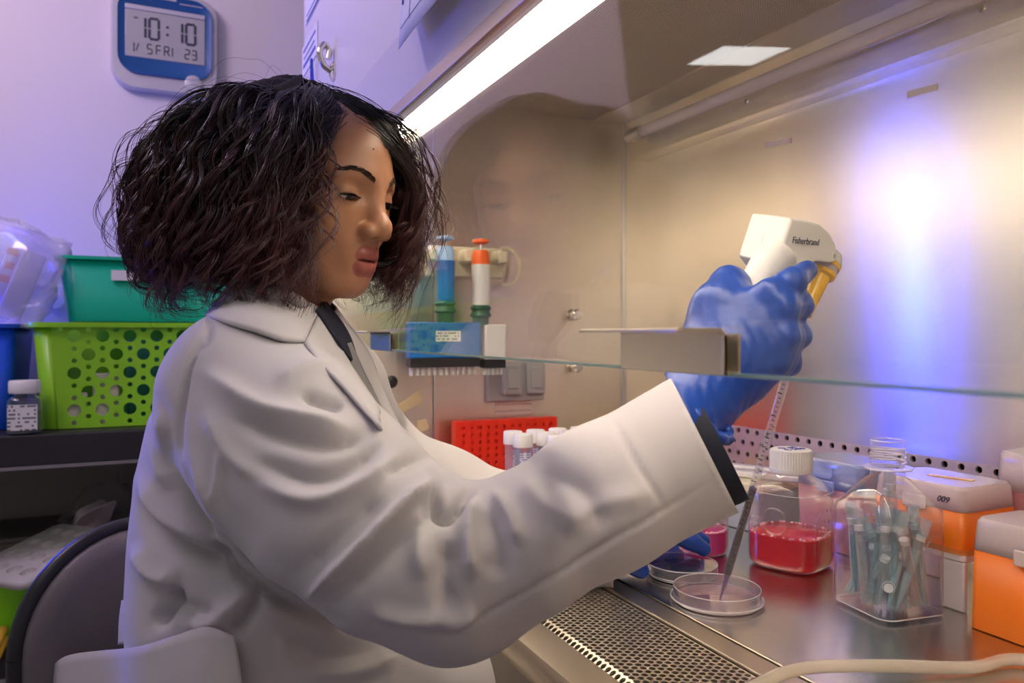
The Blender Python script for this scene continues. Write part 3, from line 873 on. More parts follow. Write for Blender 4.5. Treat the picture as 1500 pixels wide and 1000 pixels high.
for i in range(34):
    kind = rnd.choice([0, 0, 1, 1, 1, 2, 0])
    blue = 1 if rnd.random() < 0.62 else 0
    L_ = (0.080, 0.105, 0.046)[kind]
    x, y = rnd.uniform(-0.032, 0.032), rnd.uniform(-0.032, 0.032)
    ang = rnd.uniform(0, 2 * math.pi)
    lean = rnd.uniform(0.05, 0.55) if kind < 2 else rnd.uniform(0.3, 1.4)
    if i % 9 == 0:
        lean = rnd.uniform(0.9, 1.25)
    z0 = 0.0085 + rnd.uniform(0, 0.004)
    dx, dy = math.sin(lean) * math.cos(ang) * L_, math.sin(lean) * math.sin(ang) * L_
    if not (abs(x + dx) < 0.035):
        dx = -dx
    if not (abs(y + dy) < 0.035):
        dy = -dy
    tx, ty = min(max(x + dx, -0.0355), 0.0355), min(max(y + dy, -0.0355), 0.0355)
    dv = Vector((tx - x, ty - y, math.cos(lean) * L_)).normalized()
    spots.append((kind, blue, Vector((x, y, z0)), dv))
# two stubs poking up into the neck
spots.append((1, 0, Vector((0.010, 0.004, 0.055)), Vector((-0.06, -0.05, 1)).normalized()))
spots.append((1, 0, Vector((-0.012, -0.012, 0.050)), Vector((0.16, 0.12, 1)).normalized()))
for kind, blue, pos, dv in spots:
    if protos[(kind, blue)] is None:
        o = protos[(kind, blue)] = used_tip(kind, blue)
    else:
        o = copy_tree(protos[(kind, blue)])
    mw = tb_m @ Matrix.Translation(pos) @ dv.to_track_quat('Z', 'Y').to_matrix().to_4x4()
    o.matrix_basis = mw
    if blue:
        tag(o, 'used tip holding blue-grey liquid inside the square bottle', 'pipette tip', 'used blue-grey tips in the square bottle')
    else:
        tag(o, 'empty clear used tip inside the square bottle', 'pipette tip', 'empty used tips in the square bottle')

# tip boxes
def tip_box(name, loc, size, hb, base_m, lid_m, label, rz=0.0, tips=None, stand=0.0, insert=None, taper=0.95):
    L_, W_, H_ = size
    e = empty(name, loc, rz)
    tag(e, label, 'tip box')
    if stand:
        MB().rbox((0, 0, stand - 0.004), (L_ * 1.02, W_ * 1.02, 0.008), 0.006).build('stand_top', M['standw'], e, bevel=0.001)
        for sx in (-1, 1):
            for sy in (-1, 1):
                MB().box((sx * (L_ * 0.51 - 0.016), sy * (W_ * 0.51 - 0.004), (stand - 0.008) / 2), (0.030, 0.006, stand - 0.008)).build('stand_leg', M['standw'], e, bevel=0.002)
    z = stand
    b = MB()
    p0 = rrect(L_ * taper, W_ * taper, 0.008); p1 = rrect(L_, W_, 0.008)
    b.loft([np.c_[p0, np.full(len(p0), z + 0.001)], np.c_[p1, np.full(len(p1), z + hb)]], True, True, False)
    b.build('box_base', base_m, e, solid=0.0015, angle=30)
    V, F = plate_with_holes([(-L_ / 2 + 0.003, -W_ / 2 + 0.003), (L_ / 2 - 0.003, -W_ / 2 + 0.003), (L_ / 2 - 0.003, W_ / 2 - 0.003), (-L_ / 2 + 0.003, W_ / 2 - 0.003)], [((i - 5.5) * L_ * 0.077, (j - 3.5) * W_ * 0.105, 0.0030) for i in range(12) for j in range(8)], 6)
    mesh_obj('tip_grid', np.c_[V, np.full(len(V), z + hb - 0.004)], F, insert or base_m, e, smooth=False, solid=0.0015)
    lp0 = rrect(L_ * 1.012, W_ * 1.012, 0.009); lp1 = rrect(L_ * 0.985, W_ * 0.985, 0.012); lp2 = rrect(L_ * 0.94, W_ * 0.93, 0.012)
    ld = MB().loft([np.c_[lp0, np.full(len(lp0), z + hb + 0.0005)], np.c_[lp1, np.full(len(lp1), z + H_ - 0.004)], np.c_[lp2, np.full(len(lp2), z + H_)]], True, False, True).build('box_lid', lid_m, e, solid=0.0014, angle=30)
    MB().box((0, -W_ / 2 - 0.0035, z + hb + 0.004), (0.030, 0.004, 0.016)).build('lid_latch', lid_m, ld, bevel=0.0015)
    return e
M['standw'] = mat('pinkish_white_plastic', (0.78, 0.72, 0.74), 0.4)
tip_box('tip_box', (-0.4635, 0.823, ZT), (0.124, 0.086, 0.117), 0.083, M['orange'], M['frost'], 'opaque orange tip box with a frosted lid nearest the right edge', taper=1.03, insert=M['grey'])
o = tip_box('tip_box', (-0.613, 0.858, ZT), (0.118, 0.094, 0.074), 0.046, M['orange'], M['frost'], 'orange tip box with clear lid raised on a white stand', stand=0.064)
# orange drawer skirt below the raised box
MB().rbox((0, 0, 0.066), (0.121, 0.097, 0.006), 0.008).build('box_tray', M['orange_clear'], o)
t = text_mesh('lid_mark', '009', 0.010, M['ink'], o, shear=0.3); t.location = (0.035, -0.0490, 0.122); t.rotation_euler = (math.pi / 2, 0, 0)
MB().box((0.010, 0.0, 0.1386), (0.05, 0.010, 0.0005), rotm(0, 0, 0.25)).build('tape_strip', M['tapeor'] if 'tapeor' in M else M['yellow'], o)
tip_box('tip_box', (-0.525, 0.950, ZT), (0.118, 0.080, 0.170), 0.125, M['pink_clear'], M['frost'], 'tall pink translucent tip box at the back wall', insert=M['pink_clear'])
o = tip_box('tip_box', (-0.800, 0.915, ZT), (0.118, 0.086, 0.128), 0.088, M['pink_clear'], M['blue_lid'], 'pale tip box with a bluish clear lid behind the red bottle', insert=M['pip_blue_light'])
MB().box((-0.015, -0.046, 0.105), (0.05, 0.004, 0.003)).box((-0.04, -0.045, 0.112), (0.003, 0.004, 0.014)).box((0.010, -0.045, 0.112), (0.003, 0.004, 0.014)).build('lid_handle', M['blue_lid'], o)

# pale storage box with wrapped pipettes lying on it, blue rack beside it
sb = empty('storage_box', (-0.985, 0.885, ZT), 0.15)
tag(sb, 'grey-blue storage box with a cream lid by the vent holes', 'box')
M['greyblue'] = mat('grey_blue_plastic', (0.45, 0.52, 0.58), 0.4)
MB().rbox((0, 0, 0.032), (0.15, 0.11, 0.062), 0.008, taper=0.95).build('box_body', M['greyblue'], sb, bevel=0.001)
MB().rbox((0, 0, 0.070), (0.158, 0.118, 0.014), 0.009).build('box_lid', M['cream'], sb, bevel=0.002)
MB().box((0, -0.0565, 0.058), (0.15, 0.003, 0.008)).build('blue_band', M['pip_blue_light'], sb, smooth=False)
for k, (y, a) in enumerate(((-0.022, 0.0), (0.022, 0.0))):
    o = empty('wrapped_pipette', (-0.975 - y * 0.6, 0.885 + y, ZT + 0.0775), a + 0.55)
    MB().rbox((0, 0, 0.0055), (0.20, 0.018, 0.011), 0.004).build('paper_wrapper', M['white'], o, bevel=0.003)
    MB().rbox((0, 0, 0.0115), (0.195, 0.014, 0.002), 0.004).build('clear_front', M['film'], o)
    tag(o, ('paper-wrapped pipette lying nearer on the cream lid', 'paper-wrapped pipette lying farther back on the cream lid')[k], 'pipette', 'wrapped pipettes on the storage box')
br = empty('blue_rack', (-1.005, 0.765, ZT), 0.0)
tag(br, 'upright deep blue rack panel with white pegs behind the coat cuff', 'rack')
M['deepblue'] = mat('deep_blue_plastic', (0.01, 0.05, 0.55), 0.35)
MB().rbox((0, 0, 0.055), (0.016, 0.10, 0.11), 0.004).build('rack_panel', M['deepblue'], br, bevel=0.002)
for k in range(3):
    for j in range(2):
        MB().lathe([(0.005, 0), (0.005, 0.004), (0.003, 0.006), (0, 0.006)], 12, rotm(0, math.pi / 2), (0.0081, -0.03 + 0.03 * k, 0.05 + 0.035 * j)).build('peg', M['white'], br)

# petri dishes
def petri(loc, R_, label, lid_up=0.004, liq=None):
    e = empty('petri_dish', loc)
    tag(e, label, 'petri dish')
    t = 0.0012
    MB().lathe([(0, 0.001), (R_ * 0.93, 0.001), (R_ * 0.93, 0.0022), (0, 0.0022)], 64).build('dish_base', M['dish'], e, angle=40)
    MB().lathe([(R_ * 0.93, 0.001), (R_ * 0.94, 0.002), (R_ * 0.94, 0.0135), (R_ * 0.94 - t, 0.0138), (R_ * 0.94 - t, 0.0022)], 64).build('dish_wall', M['dish_wall'], e, angle=40)
    if liq:
        MB().lathe([(0, 0.0024), (R_ * 0.90, 0.0024), (R_ * 0.90, 0.0040), (0, 0.0040)], 48).build('dish_medium', liq, e, angle=40)
    return e
def rim_highlight(e, R_, z, r=0.0007):  # whitish ring laid on as the rim's highlight
    a = np.linspace(0, 2 * math.pi, 65)
    MB().tube(np.c_[R_ * np.cos(a), R_ * np.sin(a), np.full(65, z)], r, 6, cap=False).build('rim_highlight', M['edge_glint'], e)
M['thin_pink'] = clear('thin_pink_medium', (0.98, 0.88, 0.92), 0.18, (0.9, 0.55, 0.68), 0.03, 1.33)
d1 = onZ(1050, 880, ZT)
e = petri((d1[0], d1[1], ZT), 0.0525, 'open clear petri dish under the pipette tip', liq=M['thin_pink'])
MB().lathe([(0.0510, 0.0030), (0.0525, 0.0030), (0.0525, 0.0060), (0.0495, 0.0062), (0.0495, 0.0165), (0.0485, 0.0165), (0.0485, 0.0060)], 64).build('dish_rim', M['dish_wall'], e, angle=40)
rim_highlight(e, 0.0490, 0.0166); rim_highlight(e, 0.0522, 0.0048, 0.0012); rim_highlight(e, 0.0490, 0.0020, 0.0010)
d2 = onZ(999, 842, ZT)
e = petri((d2[0], d2[1], ZT), 0.0445, 'closed petri dish of dark medium held by the left glove', liq=None)
M['dark_medium'] = mat('dark_medium', (0.012, 0.02, 0.06), 0.08, coat=0.5)
MB().lathe([(0, 0.0026), (0.040, 0.0026), (0.040, 0.010), (0, 0.010)], 48).build('dish_medium', M['dark_medium'], e, angle=40)
MB().lathe([(0.0445, 0.0050), (0.0445, 0.0160), (0.0430, 0.0168)], 64).build('lid_rim', M['dish_wall'], e, angle=40)
MB().lathe([(0.0430, 0.0168), (0, 0.0168)], 64).build('dish_lid', M['dish'], e, angle=40)

rim_highlight(e, 0.0442, 0.0166); rim_highlight(e, 0.0446, 0.0050); rim_highlight(e, 0.0415, 0.0018)
# clear hose along the front of the work tray
hp = [onZ(x, y, ZT + 0.0075) for x, y in ((1040, 1040), (1110, 1002), (1180, 984), (1300, 981), (1420, 977), (1500, 966))]
hp = [np.array([p[0], p[1], ZT + 0.0072 + 0.004 * (i in (2, 3))]) for i, p in enumerate(hp)]
b0 = hp[3].copy(); b0[2] = ZT
h0_ = hp[0]
hp = [np.array([h0_[0] + 0.10, 0.27, 0.50]), np.array([h0_[0] + 0.09, 0.285, 0.68]), np.array([h0_[0] + 0.06, 0.325, 0.785])] + hp + [np.array([-0.36, 0.748, ZT + 0.0072]), np.array([-0.15, 0.70, ZT + 0.0072])]
M['hose'] = clear('milky_hose', (0.93, 0.89, 0.82), 0.58, (0.90, 0.83, 0.72), 0.08, 1.45, power=2.0)
o = MB().tube(smooth_path([p - b0 for p in hp], 90), 0.0058, 14).build('suction_hose', M['hose'])
o.location = tuple(b0); tag(o, 'milky clear rubber hose lying across the front of the work tray', 'hose')
# ------------------------------------------------------------------ front of the cabinet: papers, hook, clip
YF = 0.278
M['paper'] = mat('paper', (0.80, 0.80, 0.84), 0.7, var=0.02)
def on_front(px, py, off=0.0):
    return onY(px, py, YF - off)
# calendar sheet: lower left corner at (580,73)
p = on_front(581, 72, 0.020)
cal = empty('paper_calendar', (p[0], YF - 0.004, p[2]))
tag(cal, 'ruled paper calendar sheet taped to the cabinet front', 'paper')
w_, h_ = 0.30, 0.40
n = 12
V, F = [], []
for i in range(n + 1):
    for j in range(n + 1):
        x, z = w_ * i / n, h_ * j / n
        V.append((x, -0.014 * (1 - j / n) ** 2 - 0.004 * math.sin(3 * i / n), z))
for i in range(n):
    for j in range(n):
        a = i * (n + 1) + j
        F.append((a, a + n + 1, a + n + 2, a + 1))
mesh_obj('sheet', V, F, M['paper'], cal, solid=0.0006)
def sheet_y(x, z):
    return -0.014 * (1 - z / h_) ** 2 - 0.004 * math.sin(3 * x / w_) - 0.0008
for k in range(1, 7):
    x = w_ * k / 6.0 - 0.005
    MB().tube([(x, sheet_y(x, z), z) for z in np.linspace(0.02, h_, 9)], 0.00035, 4).build('ruled_line', M['ink_blue'], cal)
for k in range(1, 7):
    z = h_ * k / 7.0 - 0.035
    MB().tube([(x, sheet_y(x, z), z) for x in np.linspace(0.006, w_, 9)], 0.00035, 4).build('ruled_line', M['ink_blue'], cal)
for k, s in enumerate(('8', '9', '15', '16')):
    t = text_mesh('date_number', s, 0.012, M['ink_blue'], cal)
    x, z = 0.012 + 0.05 * (k % 2), 0.052 + 0.055 * (k // 2)
    t.location = (x, sheet_y(x, z) - 0.0004, z); t.rotation_euler = (math.pi / 2, 0, 0)
# two notices near the far end of the front
def notice(px0, py0, px1, py1, label, bars):
    a, b = on_front(px0, py0), on_front(px1, py1)
    x0, x1 = min(a[0], b[0]), max(a[0], b[0])
    z0, z1 = min(a[2], b[2]), max(a[2], b[2])
    e = empty('paper_notice', ((x0 + x1) / 2, YF, z0))
    tag(e, label, 'paper')
    MB().box((0, -0.0012, (z1 - z0) / 2), (x1 - x0, 0.0012, z1 - z0)).build('sheet', M['paper'], e, smooth=False)
    for f0, f1, z, t in bars:
        MB().box(((f0 + f1 - 1) / 2 * (x1 - x0), -0.0022, z * (z1 - z0)), ((f1 - f0) * (x1 - x0), 0.0006, t)).build('printed_bar', M['ink_blue'], e, smooth=False)
notice(449, 38, 470, -40, 'paper notice above the metal hook, cut by the top edge', [(0.1, 0.9, 0.06, 0.004), (0.1, 0.9, 0.3, 0.002)])
notice(444, 115, 466, 30, 'small notice with blue bars left of the metal hook', [(0.1, 0.9, 0.28, 0.007), (0.15, 0.85, 0.52, 0.003), (0.1, 0.9, 0.78, 0.004)])
# metal hook
p = on_front(489, 105)
hk = empty('coat_hook', (p[0], YF, p[2]))
tag(hk, 'small chrome hook on the cabinet front above the hair', 'hook')
MB().lathe([(0.016, 0), (0.016, 0.003), (0.010, 0.006), (0, 0.006)], 20, rotm(math.pi / 2)).build('hook_base', M['chrome'], hk)
MB().tube(smooth_path([(0, -0.004, 0.0), (0, -0.018, 0.010), (0, -0.024, 0.030), (0, -0.016, 0.044), (0, -0.008, 0.036), (0, -0.010, 0.020)], 24), 0.0055, 10).build('hook_bar', M['chrome'], hk)
p = on_front(464, 108)
bc = empty('binder_clip', (p[0], YF - 0.002, p[2]))
tag(bc, 'small blue wire clip between the notice and the hook', 'clip')
MB().tube([(-0.012, -0.006, -0.03), (-0.004, -0.008, 0.026), (0.004, -0.008, 0.026), (0.012, -0.006, -0.03)], 0.0018, 6).build('wire', M['deepblue'], bc)
MB().rbox((0, -0.006, -0.034), (0.03, 0.010, 0.012), 0.003).build('clip_body', M['deepblue'], bc)
p = on_front(447, 64)
o = MB().rbox((0, 0, 0), (0.022, 0.018, 0.024), 0.006, M=rotm(math.pi / 2)).build('magnet_button', M['black'], bevel=0.004)
o.location = (ol - 0.02, YF + 0.03, p[2]); tag(o, 'small black magnet at the end of the cabinet front', 'magnet')
o.location = (ol - 0.008, YF + 0.02, p[2])

# ------------------------------------------------------------------ wall clock
def on_wall(px, py, off=0.0):
    return onX(px, py, XW + off)
c0, c1 = on_wall(163, 70), on_wall(318, 70)
cz1, cz0 = on_wall(240, -6)[2], on_wall(240, 139)[2]
clk = empty('wall_clock', (XW, (c0[1] + c1[1]) / 2, (cz0 + cz1) / 2))
tag(clk, 'digital wall clock with a silver case and blue face', 'clock')
cw_, ch_ = c1[1] - c0[1], cz1 - cz0
def plate(w, h, r, x0, x1, bulge=1.0):
    p_ = rrect(w, h, r, 8)
    q_ = rrect(w * bulge, h * bulge, r, 8)
    return MB().loft([np.c_[np.full(len(p_), x0), p_], np.c_[np.full(len(q_), (x0 + x1) * 0.6), q_ * 1.0], np.c_[np.full(len(p_), x1), p_ * 0.97]], True, True, True)
M['silver'] = mat('silver_plastic', (0.62, 0.61, 0.62), 0.35, 0.3)
M['clockblue'] = mat('blue_face', (0.015, 0.10, 0.30), 0.4)
M['lcd'] = mat('lcd_screen', (0.46, 0.47, 0.44), 0.15, var=0.02, coat=0.5)
M['seg'] = mat('lcd_segment', (0.05, 0.06, 0.08), 0.4)
plate(cw_, ch_, 0.055, 0.0, 0.030, 1.01).build('clock_case', M['silver'], clk, angle=50)
plate(cw_ * 0.88, ch_ * 0.80, 0.048, 0.029, 0.034).build('clock_face', M['clockblue'], clk, angle=50)
for nme in clk.children:
    pass
fc = [o for o in clk.children if o.name.startswith('clock_face')][0]
fc.location = (0, 0, ch_ * 0.045)
sw, sh, sz = cw_ * 0.745, ch_ * 0.46, ch_ * 0.035
scr = MB().box((0.0345, 0, sz), (0.003, sw, sh)).build('clock_screen', M['lcd'], clk, bevel=0.002)
MB().box((0.0345, 0, sz + sh * 0.56), (0.004, sw, sh * 0.10)).build('screen_hood', M['silver'], clk, bevel=0.001)
SEG = {'0': 'abcdef', '1': 'bc', '2': 'abged', '3': 'abgcd', '5': 'afgcd', 'F': 'aefg', 'R': 'aefgb', 'I': 'ef', '/': 'g'}
def digit(ch, y, z, w, h, t, parent):
    segs = {'a': (0, h / 2, w, t), 'g': (0, 0, w, t), 'd': (0, -h / 2, w, t), 'f': (-w / 2, h / 4, t, h / 2), 'b': (w / 2, h / 4, t, h / 2), 'e': (-w / 2, -h / 4, t, h / 2), 'c': (w / 2, -h / 4, t, h / 2)}
    for s in SEG[ch]:
        a, b, ww, hh = segs[s]
        MB().box((0.0364, y + a, z + b), (0.0008, max(ww - t * 0.3, t), max(hh - t * 0.5, t))).build('digit_segment', M['seg'], parent, smooth=False)
dz = sz + sh * 0.14
dw, dh, dt = sw * 0.115, sh * 0.44, sw * 0.032
for ch, f in (('1', -0.31), ('0', -0.145), ('1', 0.15), ('0', 0.315)):
    digit(ch, sw * f, dz, dw, dh, dt, scr)
for q_ in (0.05, -0.05):
    MB().box((0.0364, sw * 0.0 + 0.004, dz + sh * q_ * 1.6), (0.0008, dt, dt)).build('colon_dot', M['seg'], scr, smooth=False)
MB().box((0.0364, -sw * 0.37, dz + sh * 0.19), (0.0008, sw * 0.05, dt * 0.5)).build('am_mark', M['seg'], scr, smooth=False)
for ch, f in (('1', -0.42), ('5', -0.20), ('F', -0.09), ('R', 0.01), ('I', 0.11), ('2', 0.27), ('3', 0.36)):
    digit(ch, sw * f, sz - sh * 0.30, sw * 0.055, sh * 0.20, sw * 0.014, scr)
MB().box((0.0364, sw * 0.028, sz - sh * 0.345), (0.0008, sw * 0.014, sh * 0.12), rotm(0.55)).build('digit_segment', M['seg'], scr, smooth=False)
t = text_mesh('slash_mark', '/', 0.03, M['seg'], scr); t.location = (0.0365, -sw * 0.35, sz - sh * 0.3); t.rotation_euler = (math.pi / 2, 0, math.pi / 2)
MB().box((0.0362, 0, ch_ * 0.375), (0.0006, cw_ * 0.20, 0.007)).build('face_print', M['lcdprint'] if 'lcdprint' in M else M['silver'], fc, smooth=False)
MB().box((0.0362, -cw_ * 0.24, ch_ * 0.345), (0.0006, cw_ * 0.22, 0.0025)).build('face_print', M['silver'], fc, smooth=False)
MB().box((0.0362, cw_ * 0.24, ch_ * 0.345), (0.0006, cw_ * 0.22, 0.0025)).build('face_print', M['silver'], fc, smooth=False)
MB().lathe([(0.021, 0.0), (0.021, 0.004), (0.017, 0.0055), (0, 0.0055)], 28, rotm(0, math.pi / 2), (0.0315, cw_ * 0.26, -ch_ * 0.385)).build('round_badge', M['silver'], clk)

# ------------------------------------------------------------------ shelf unit and what it carries
XS = -1.75
zsh = onX(100, 634, XS)[2]
zlow = onX(60, 958, XS)[2]
sh = empty('shelf_unit', (-2.0, -0.35, 0))
tag(sh, 'black shelf unit against the far wall behind the chair', 'shelf')
M['shelf_black'] = mat('black_shelf', (0.022, 0.020, 0.024), 0.45, var=0.2, scale=40, bump=0.2, bscale=200)
M['shelf_trim'] = mat('grey_trim', (0.30, 0.28, 0.30), 0.35, 0.5)
def spart(mb, name, m, **kw):
    o = mb.build(name, m, sh, **kw); o.matrix_parent_inverse = sh.matrix_basis.inverted(); return o
y0_, y1_ = -0.95, 0.29
spart(MB().box(((XW + XS) / 2, (y0_ + y1_) / 2, zsh - 0.032), (XS - XW - 0.01, y1_ - y0_, 0.064)), 'shelf_board', M['shelf_black'], smooth=False, bevel=0.004)
spart(MB().box((XS + 0.002, (y0_ + y1_) / 2, zsh - 0.064), (0.006, y1_ - y0_, 0.006)), 'edge_trim', M['shelf_trim'], smooth=False)
spart(MB().box(((XW + XS) / 2, (y0_ + y1_) / 2, zlow - 0.02), (XS - XW - 0.01, y1_ - y0_, 0.04)), 'shelf_board', M['shelf_black'], smooth=False, bevel=0.004)
for y in (y0_ + 0.02, y1_ - 0.02):
    for x in (XS - 0.03, XW + 0.035):
        spart(MB().box((x, y, (zsh - 0.064) / 2), (0.04, 0.04, zsh - 0.064)), 'upright', M['shelf_black'], smooth=False, bevel=0.003)
M['backboard'] = mat('brown_board', (0.36, 0.31, 0.28), 0.7)
spart(MB().box((XW + 0.012, (y0_ + y1_) / 2, (zlow + zsh) / 2 - 0.03), (0.008, y1_ - y0_, zsh - zlow - 0.07)), 'back_board', M['backboard'], smooth=False)

M['lime'] = mat('lime_plastic', (0.26, 0.62, 0.02), 0.35, var=0.05, sss=0.15, sssr=(0.006, 0.02, 0.002))
M['lime2'] = mat('bright_lime_plastic', (0.22, 0.75, 0.02), 0.35, var=0.05)
M['teal'] = mat('teal_plastic', (0.0, 0.50, 0.29), 0.35, var=0.05)
M['binblue'] = mat('blue_bin_plastic', (0.01, 0.10, 0.75), 0.35)
def rim(w, d, r, z, t, m, parent):
    p_ = rrect(w, d, r, 5); q_ = rrect(w + 2 * t, d + 2 * t, r + t, 5)
    rings = [np.c_[p_, np.full(len(p_), z)], np.c_[q_, np.full(len(q_), z)], np.c_[q_, np.full(len(q_), z - t)], np.c_[p_, np.full(len(p_), z - t)], np.c_[p_, np.full(len(p_), z)]]
    return MB().loft(rings, True, False, False).build('rim', m, parent, angle=40)
def tub(e, w, d, h, taper, m, r=0.03, name='tub_wall'):
    """open tapered tub: local x depth (towards +X the front), y width"""
    p1 = rrect(d, w, r, 5); p0 = rrect(d * taper, w * taper, r * taper, 5)
    mesh = MB().loft([np.c_[p0, np.full(len(p0), 0.0015)], np.c_[p1, np.full(len(p1), h)]], True, True, False)
    return mesh.build(name, m, e, solid=0.0022, angle=40)
# lime basket with round holes in its front
bx0 = -1.815
by0 = onX(44, 480, bx0)[1]; bw = 0.37
bz1 = onX(100, 472, bx0)[2]; bh = bz1 - zsh
bk = empty('plastic_basket', (bx0 - 0.15, by0 + bw / 2, zsh))
tag(bk, 'lime green basket with round holes on the upper shelf', 'basket')
tp = 0.90
# side/back shell without the front panel, plus a drilled front
pts1 = rrect(0.30, bw, 0.035, 6); pts0 = pts1 * np.array([1, tp]) 
front = pts1[:, 0] > 0.30 / 2 - 1e-4
p1 = np.c_[pts1, np.full(len(pts1), bh)]; p0 = np.c_[pts0, np.full(len(pts0), 0.0015)]
k_ = len(pts1)
Fs = []
for j in range(k_):
    j2 = (j + 1) % k_
    if front[j] and front[j2] and abs(pts1[j][1] - pts1[j2][1]) > 0.05:
        continue
    Fs.append((j, j2, k_ + j2, k_ + j))
Fs.append(tuple(range(k_ - 1, -1, -1)))
mesh_obj('basket_wall', np.vstack([p0, p1]), Fs, M['lime'], bk, solid=0.0025, angle=40)
fy = bw / 2 - 0.035
holes = []
ph, pv = 0.0515, 0.0385
for j in range(-1, 6):
    for i in range(-5, 6):
        y = i * ph + (0.5 * ph if j % 2 else 0) - 0.004
        z = bh - 0.028 - j * pv
        lim = fy - 0.02 - (1 - z / bh) * 0.015
        if abs(y) < lim and 0.022 < z < bh - 0.02:
            holes.append((y, z, 0.0128))
        for dz_ in (0.0258,):
            if abs(y) < lim + 0.006 and 0.012 < z - dz_ < bh - 0.012 :
                holes.append((y, z - dz_, 0.0050))
            if abs(y) < lim + 0.006 and 0.012 < z + dz_ < bh - 0.012 :
                holes.append((y, z + dz_, 0.0050))
V, F = plate_with_holes([(-fy * tp, 0.0015), (fy * tp, 0.0015), (fy, bh), (-fy, bh)], holes, 16)
mesh_obj('drilled_front', np.c_[np.full(len(V), 0.15), V], F, M['lime'], bk, smooth=False, solid=0.0025)
rim(0.30, bw, 0.035, bh, 0.010, M['lime'], bk)
# contents showing through the holes
e = empty('storage_carton', (bx0 - 0.12, by0 + 0.25, zsh + 0.003), 0.1)
tag(e, 'dark teal carton inside the lime basket, seen through its holes', 'carton')
MB().box((0, 0, 0.09), (0.12, 0.16, 0.18)).build('carton_body', mat('dark_teal_card', (0.01, 0.14, 0.09), 0.6), e, bevel=0.002)
MB().box((0.03, 0, 0.181), (0.06, 0.16, 0.002)).build('carton_flap', mat('teal_card', (0.02, 0.2, 0.13), 0.6), e, smooth=False)
for k, (dy, dz_) in enumerate(((0.075, 0.003), (0.135, 0.003))):
    e = empty('foam_block', (bx0 - 0.028, by0 + dy, zsh + dz_), 0.05)
    tag(e, ('pale foam block low in the lime basket, nearer its corner', 'pale foam block in the lime basket beside the carton')[k], 'foam block', 'foam blocks in the basket')
    MB().rbox((0, 0, 0.035 + 0.02 * k), (0.035, 0.05, 0.07 + 0.04 * k), 0.006).build('block', mat('pale_foam', (0.75, 0.70, 0.60), 0.8), e, bevel=0.003)
# teal tub on the basket
tx0 = -1.86
ty0 = onX(82, 380, tx0)[1]
tz1 = onX(150, 376, tx0)[2]
th_ = tz1 - bz1 - 0.001
tbk = empty('plastic_tub', (tx0 - 0.12, ty0 + 0.19, bz1 + 0.0015))
tag(tbk, 'teal green tub with a white label standing on the lime basket', 'tub')
tub(tbk, 0.38, 0.24, th_, 0.90, M['teal'])
rim(0.24, 0.38, 0.03, th_, 0.007, M['teal'], tbk)
ly0 = onX(163, 400, tx0)[1] - (ty0 + 0.19); ly1 = onX(214, 400, tx0)[1] - (ty0 + 0.19)
MB().box((0.1205, (ly0 + ly1) / 2, th_ * 0.72), (0.003, ly1 - ly0, 0.022)).build('label', M['paper'], tbk, smooth=False)
# blue bin at the left edge
e = empty('plastic_bin', (bx0 - 0.165, onX(28, 480, bx0)[1] - 0.16, zsh))
tag(e, 'cobalt blue bin cut by the left edge of the picture', 'bin')
tub(e, 0.30, 0.30, bh * 0.985, 0.90, M['binblue'])
rim(0.30, 0.30, 0.03, bh * 0.985, 0.008, M['binblue'], e)
# little bottle in front
sx = -1.772
py_ = onX(35, 600, sx)[1]
e = empty('reagent_bottle', (sx - 0.012, py_, zsh))
tag(e, 'small clear bottle with a white cap and printed label on the shelf', 'bottle')
MB().lathe([(0.026, 0.001), (0.030, 0.003), (0.030, 0.060), (0.028, 0.068), (0.018, 0.075), (0.018, 0.082)], 32, se=3.0, cap0=True).build('bottle_body', M['pet'], e, angle=50)
MB().lathe([(0.028, 0.002), (0.028, 0.045), (0, 0.045)], 24, se=3.0, cap0=True).build('liquid', mat('dark_liquid', (0.10, 0.11, 0.14), 0.1, trans=0.3), e, angle=50)
MB().lathe([(0.027, 0.080), (0.028, 0.082), (0.028, 0.102), (0.026, 0.105), (0, 0.105)], 32, cap0=True).build('screw_cap', M['white'], e, angle=35)
M['blabel'] = print_mat('bottle_label', (0.75, 0.75, 0.74), (0.16, 0.17, 0.20), 260, 130, 0.5)
MB().box((0.0315, 0.0, 0.034), (0.001, 0.050, 0.050)).build('bottle_label', M['blabel'], e, smooth=False)
# clear jug with a round cap behind
jx = -2.178
jy, jz = onX(70, 440, jx + 0.04)[1], onX(70, 398, jx + 0.04)[2]
e = empty('plastic_jug', (jx, jy, zsh))
tag(e, 'frosted clear container with a round cap behind the lime basket', 'container')
M['jug'] = clear('frosted_jug', (0.9, 0.92, 0.97), 0.6, (0.62, 0.68, 0.80), 0.2, 1.4)
jh = jz - zsh
MB().rbox((0, 0.0, jh * 0.46), (0.085, 0.125, jh * 0.92), 0.02, taper=1.02).build('jug_body', M['jug'], e, bevel=0.012, bseg=3)
MB().rbox((0, -0.01, jh * 0.95), (0.05, 0.07, jh * 0.10), 0.015, taper=1.2).build('jug_neck', M['jug'], e, bevel=0.006)
cp_ = onX(82, 441, jx + 0.043)
MB().lathe([(0.022, 0), (0.022, 0.010), (0.018, 0.016), (0, 0.017)], 24, rotm(0, math.pi / 2), (0.043, cp_[1] - jy, cp_[2] - zsh)).build('round_cap', M['jug'], e)

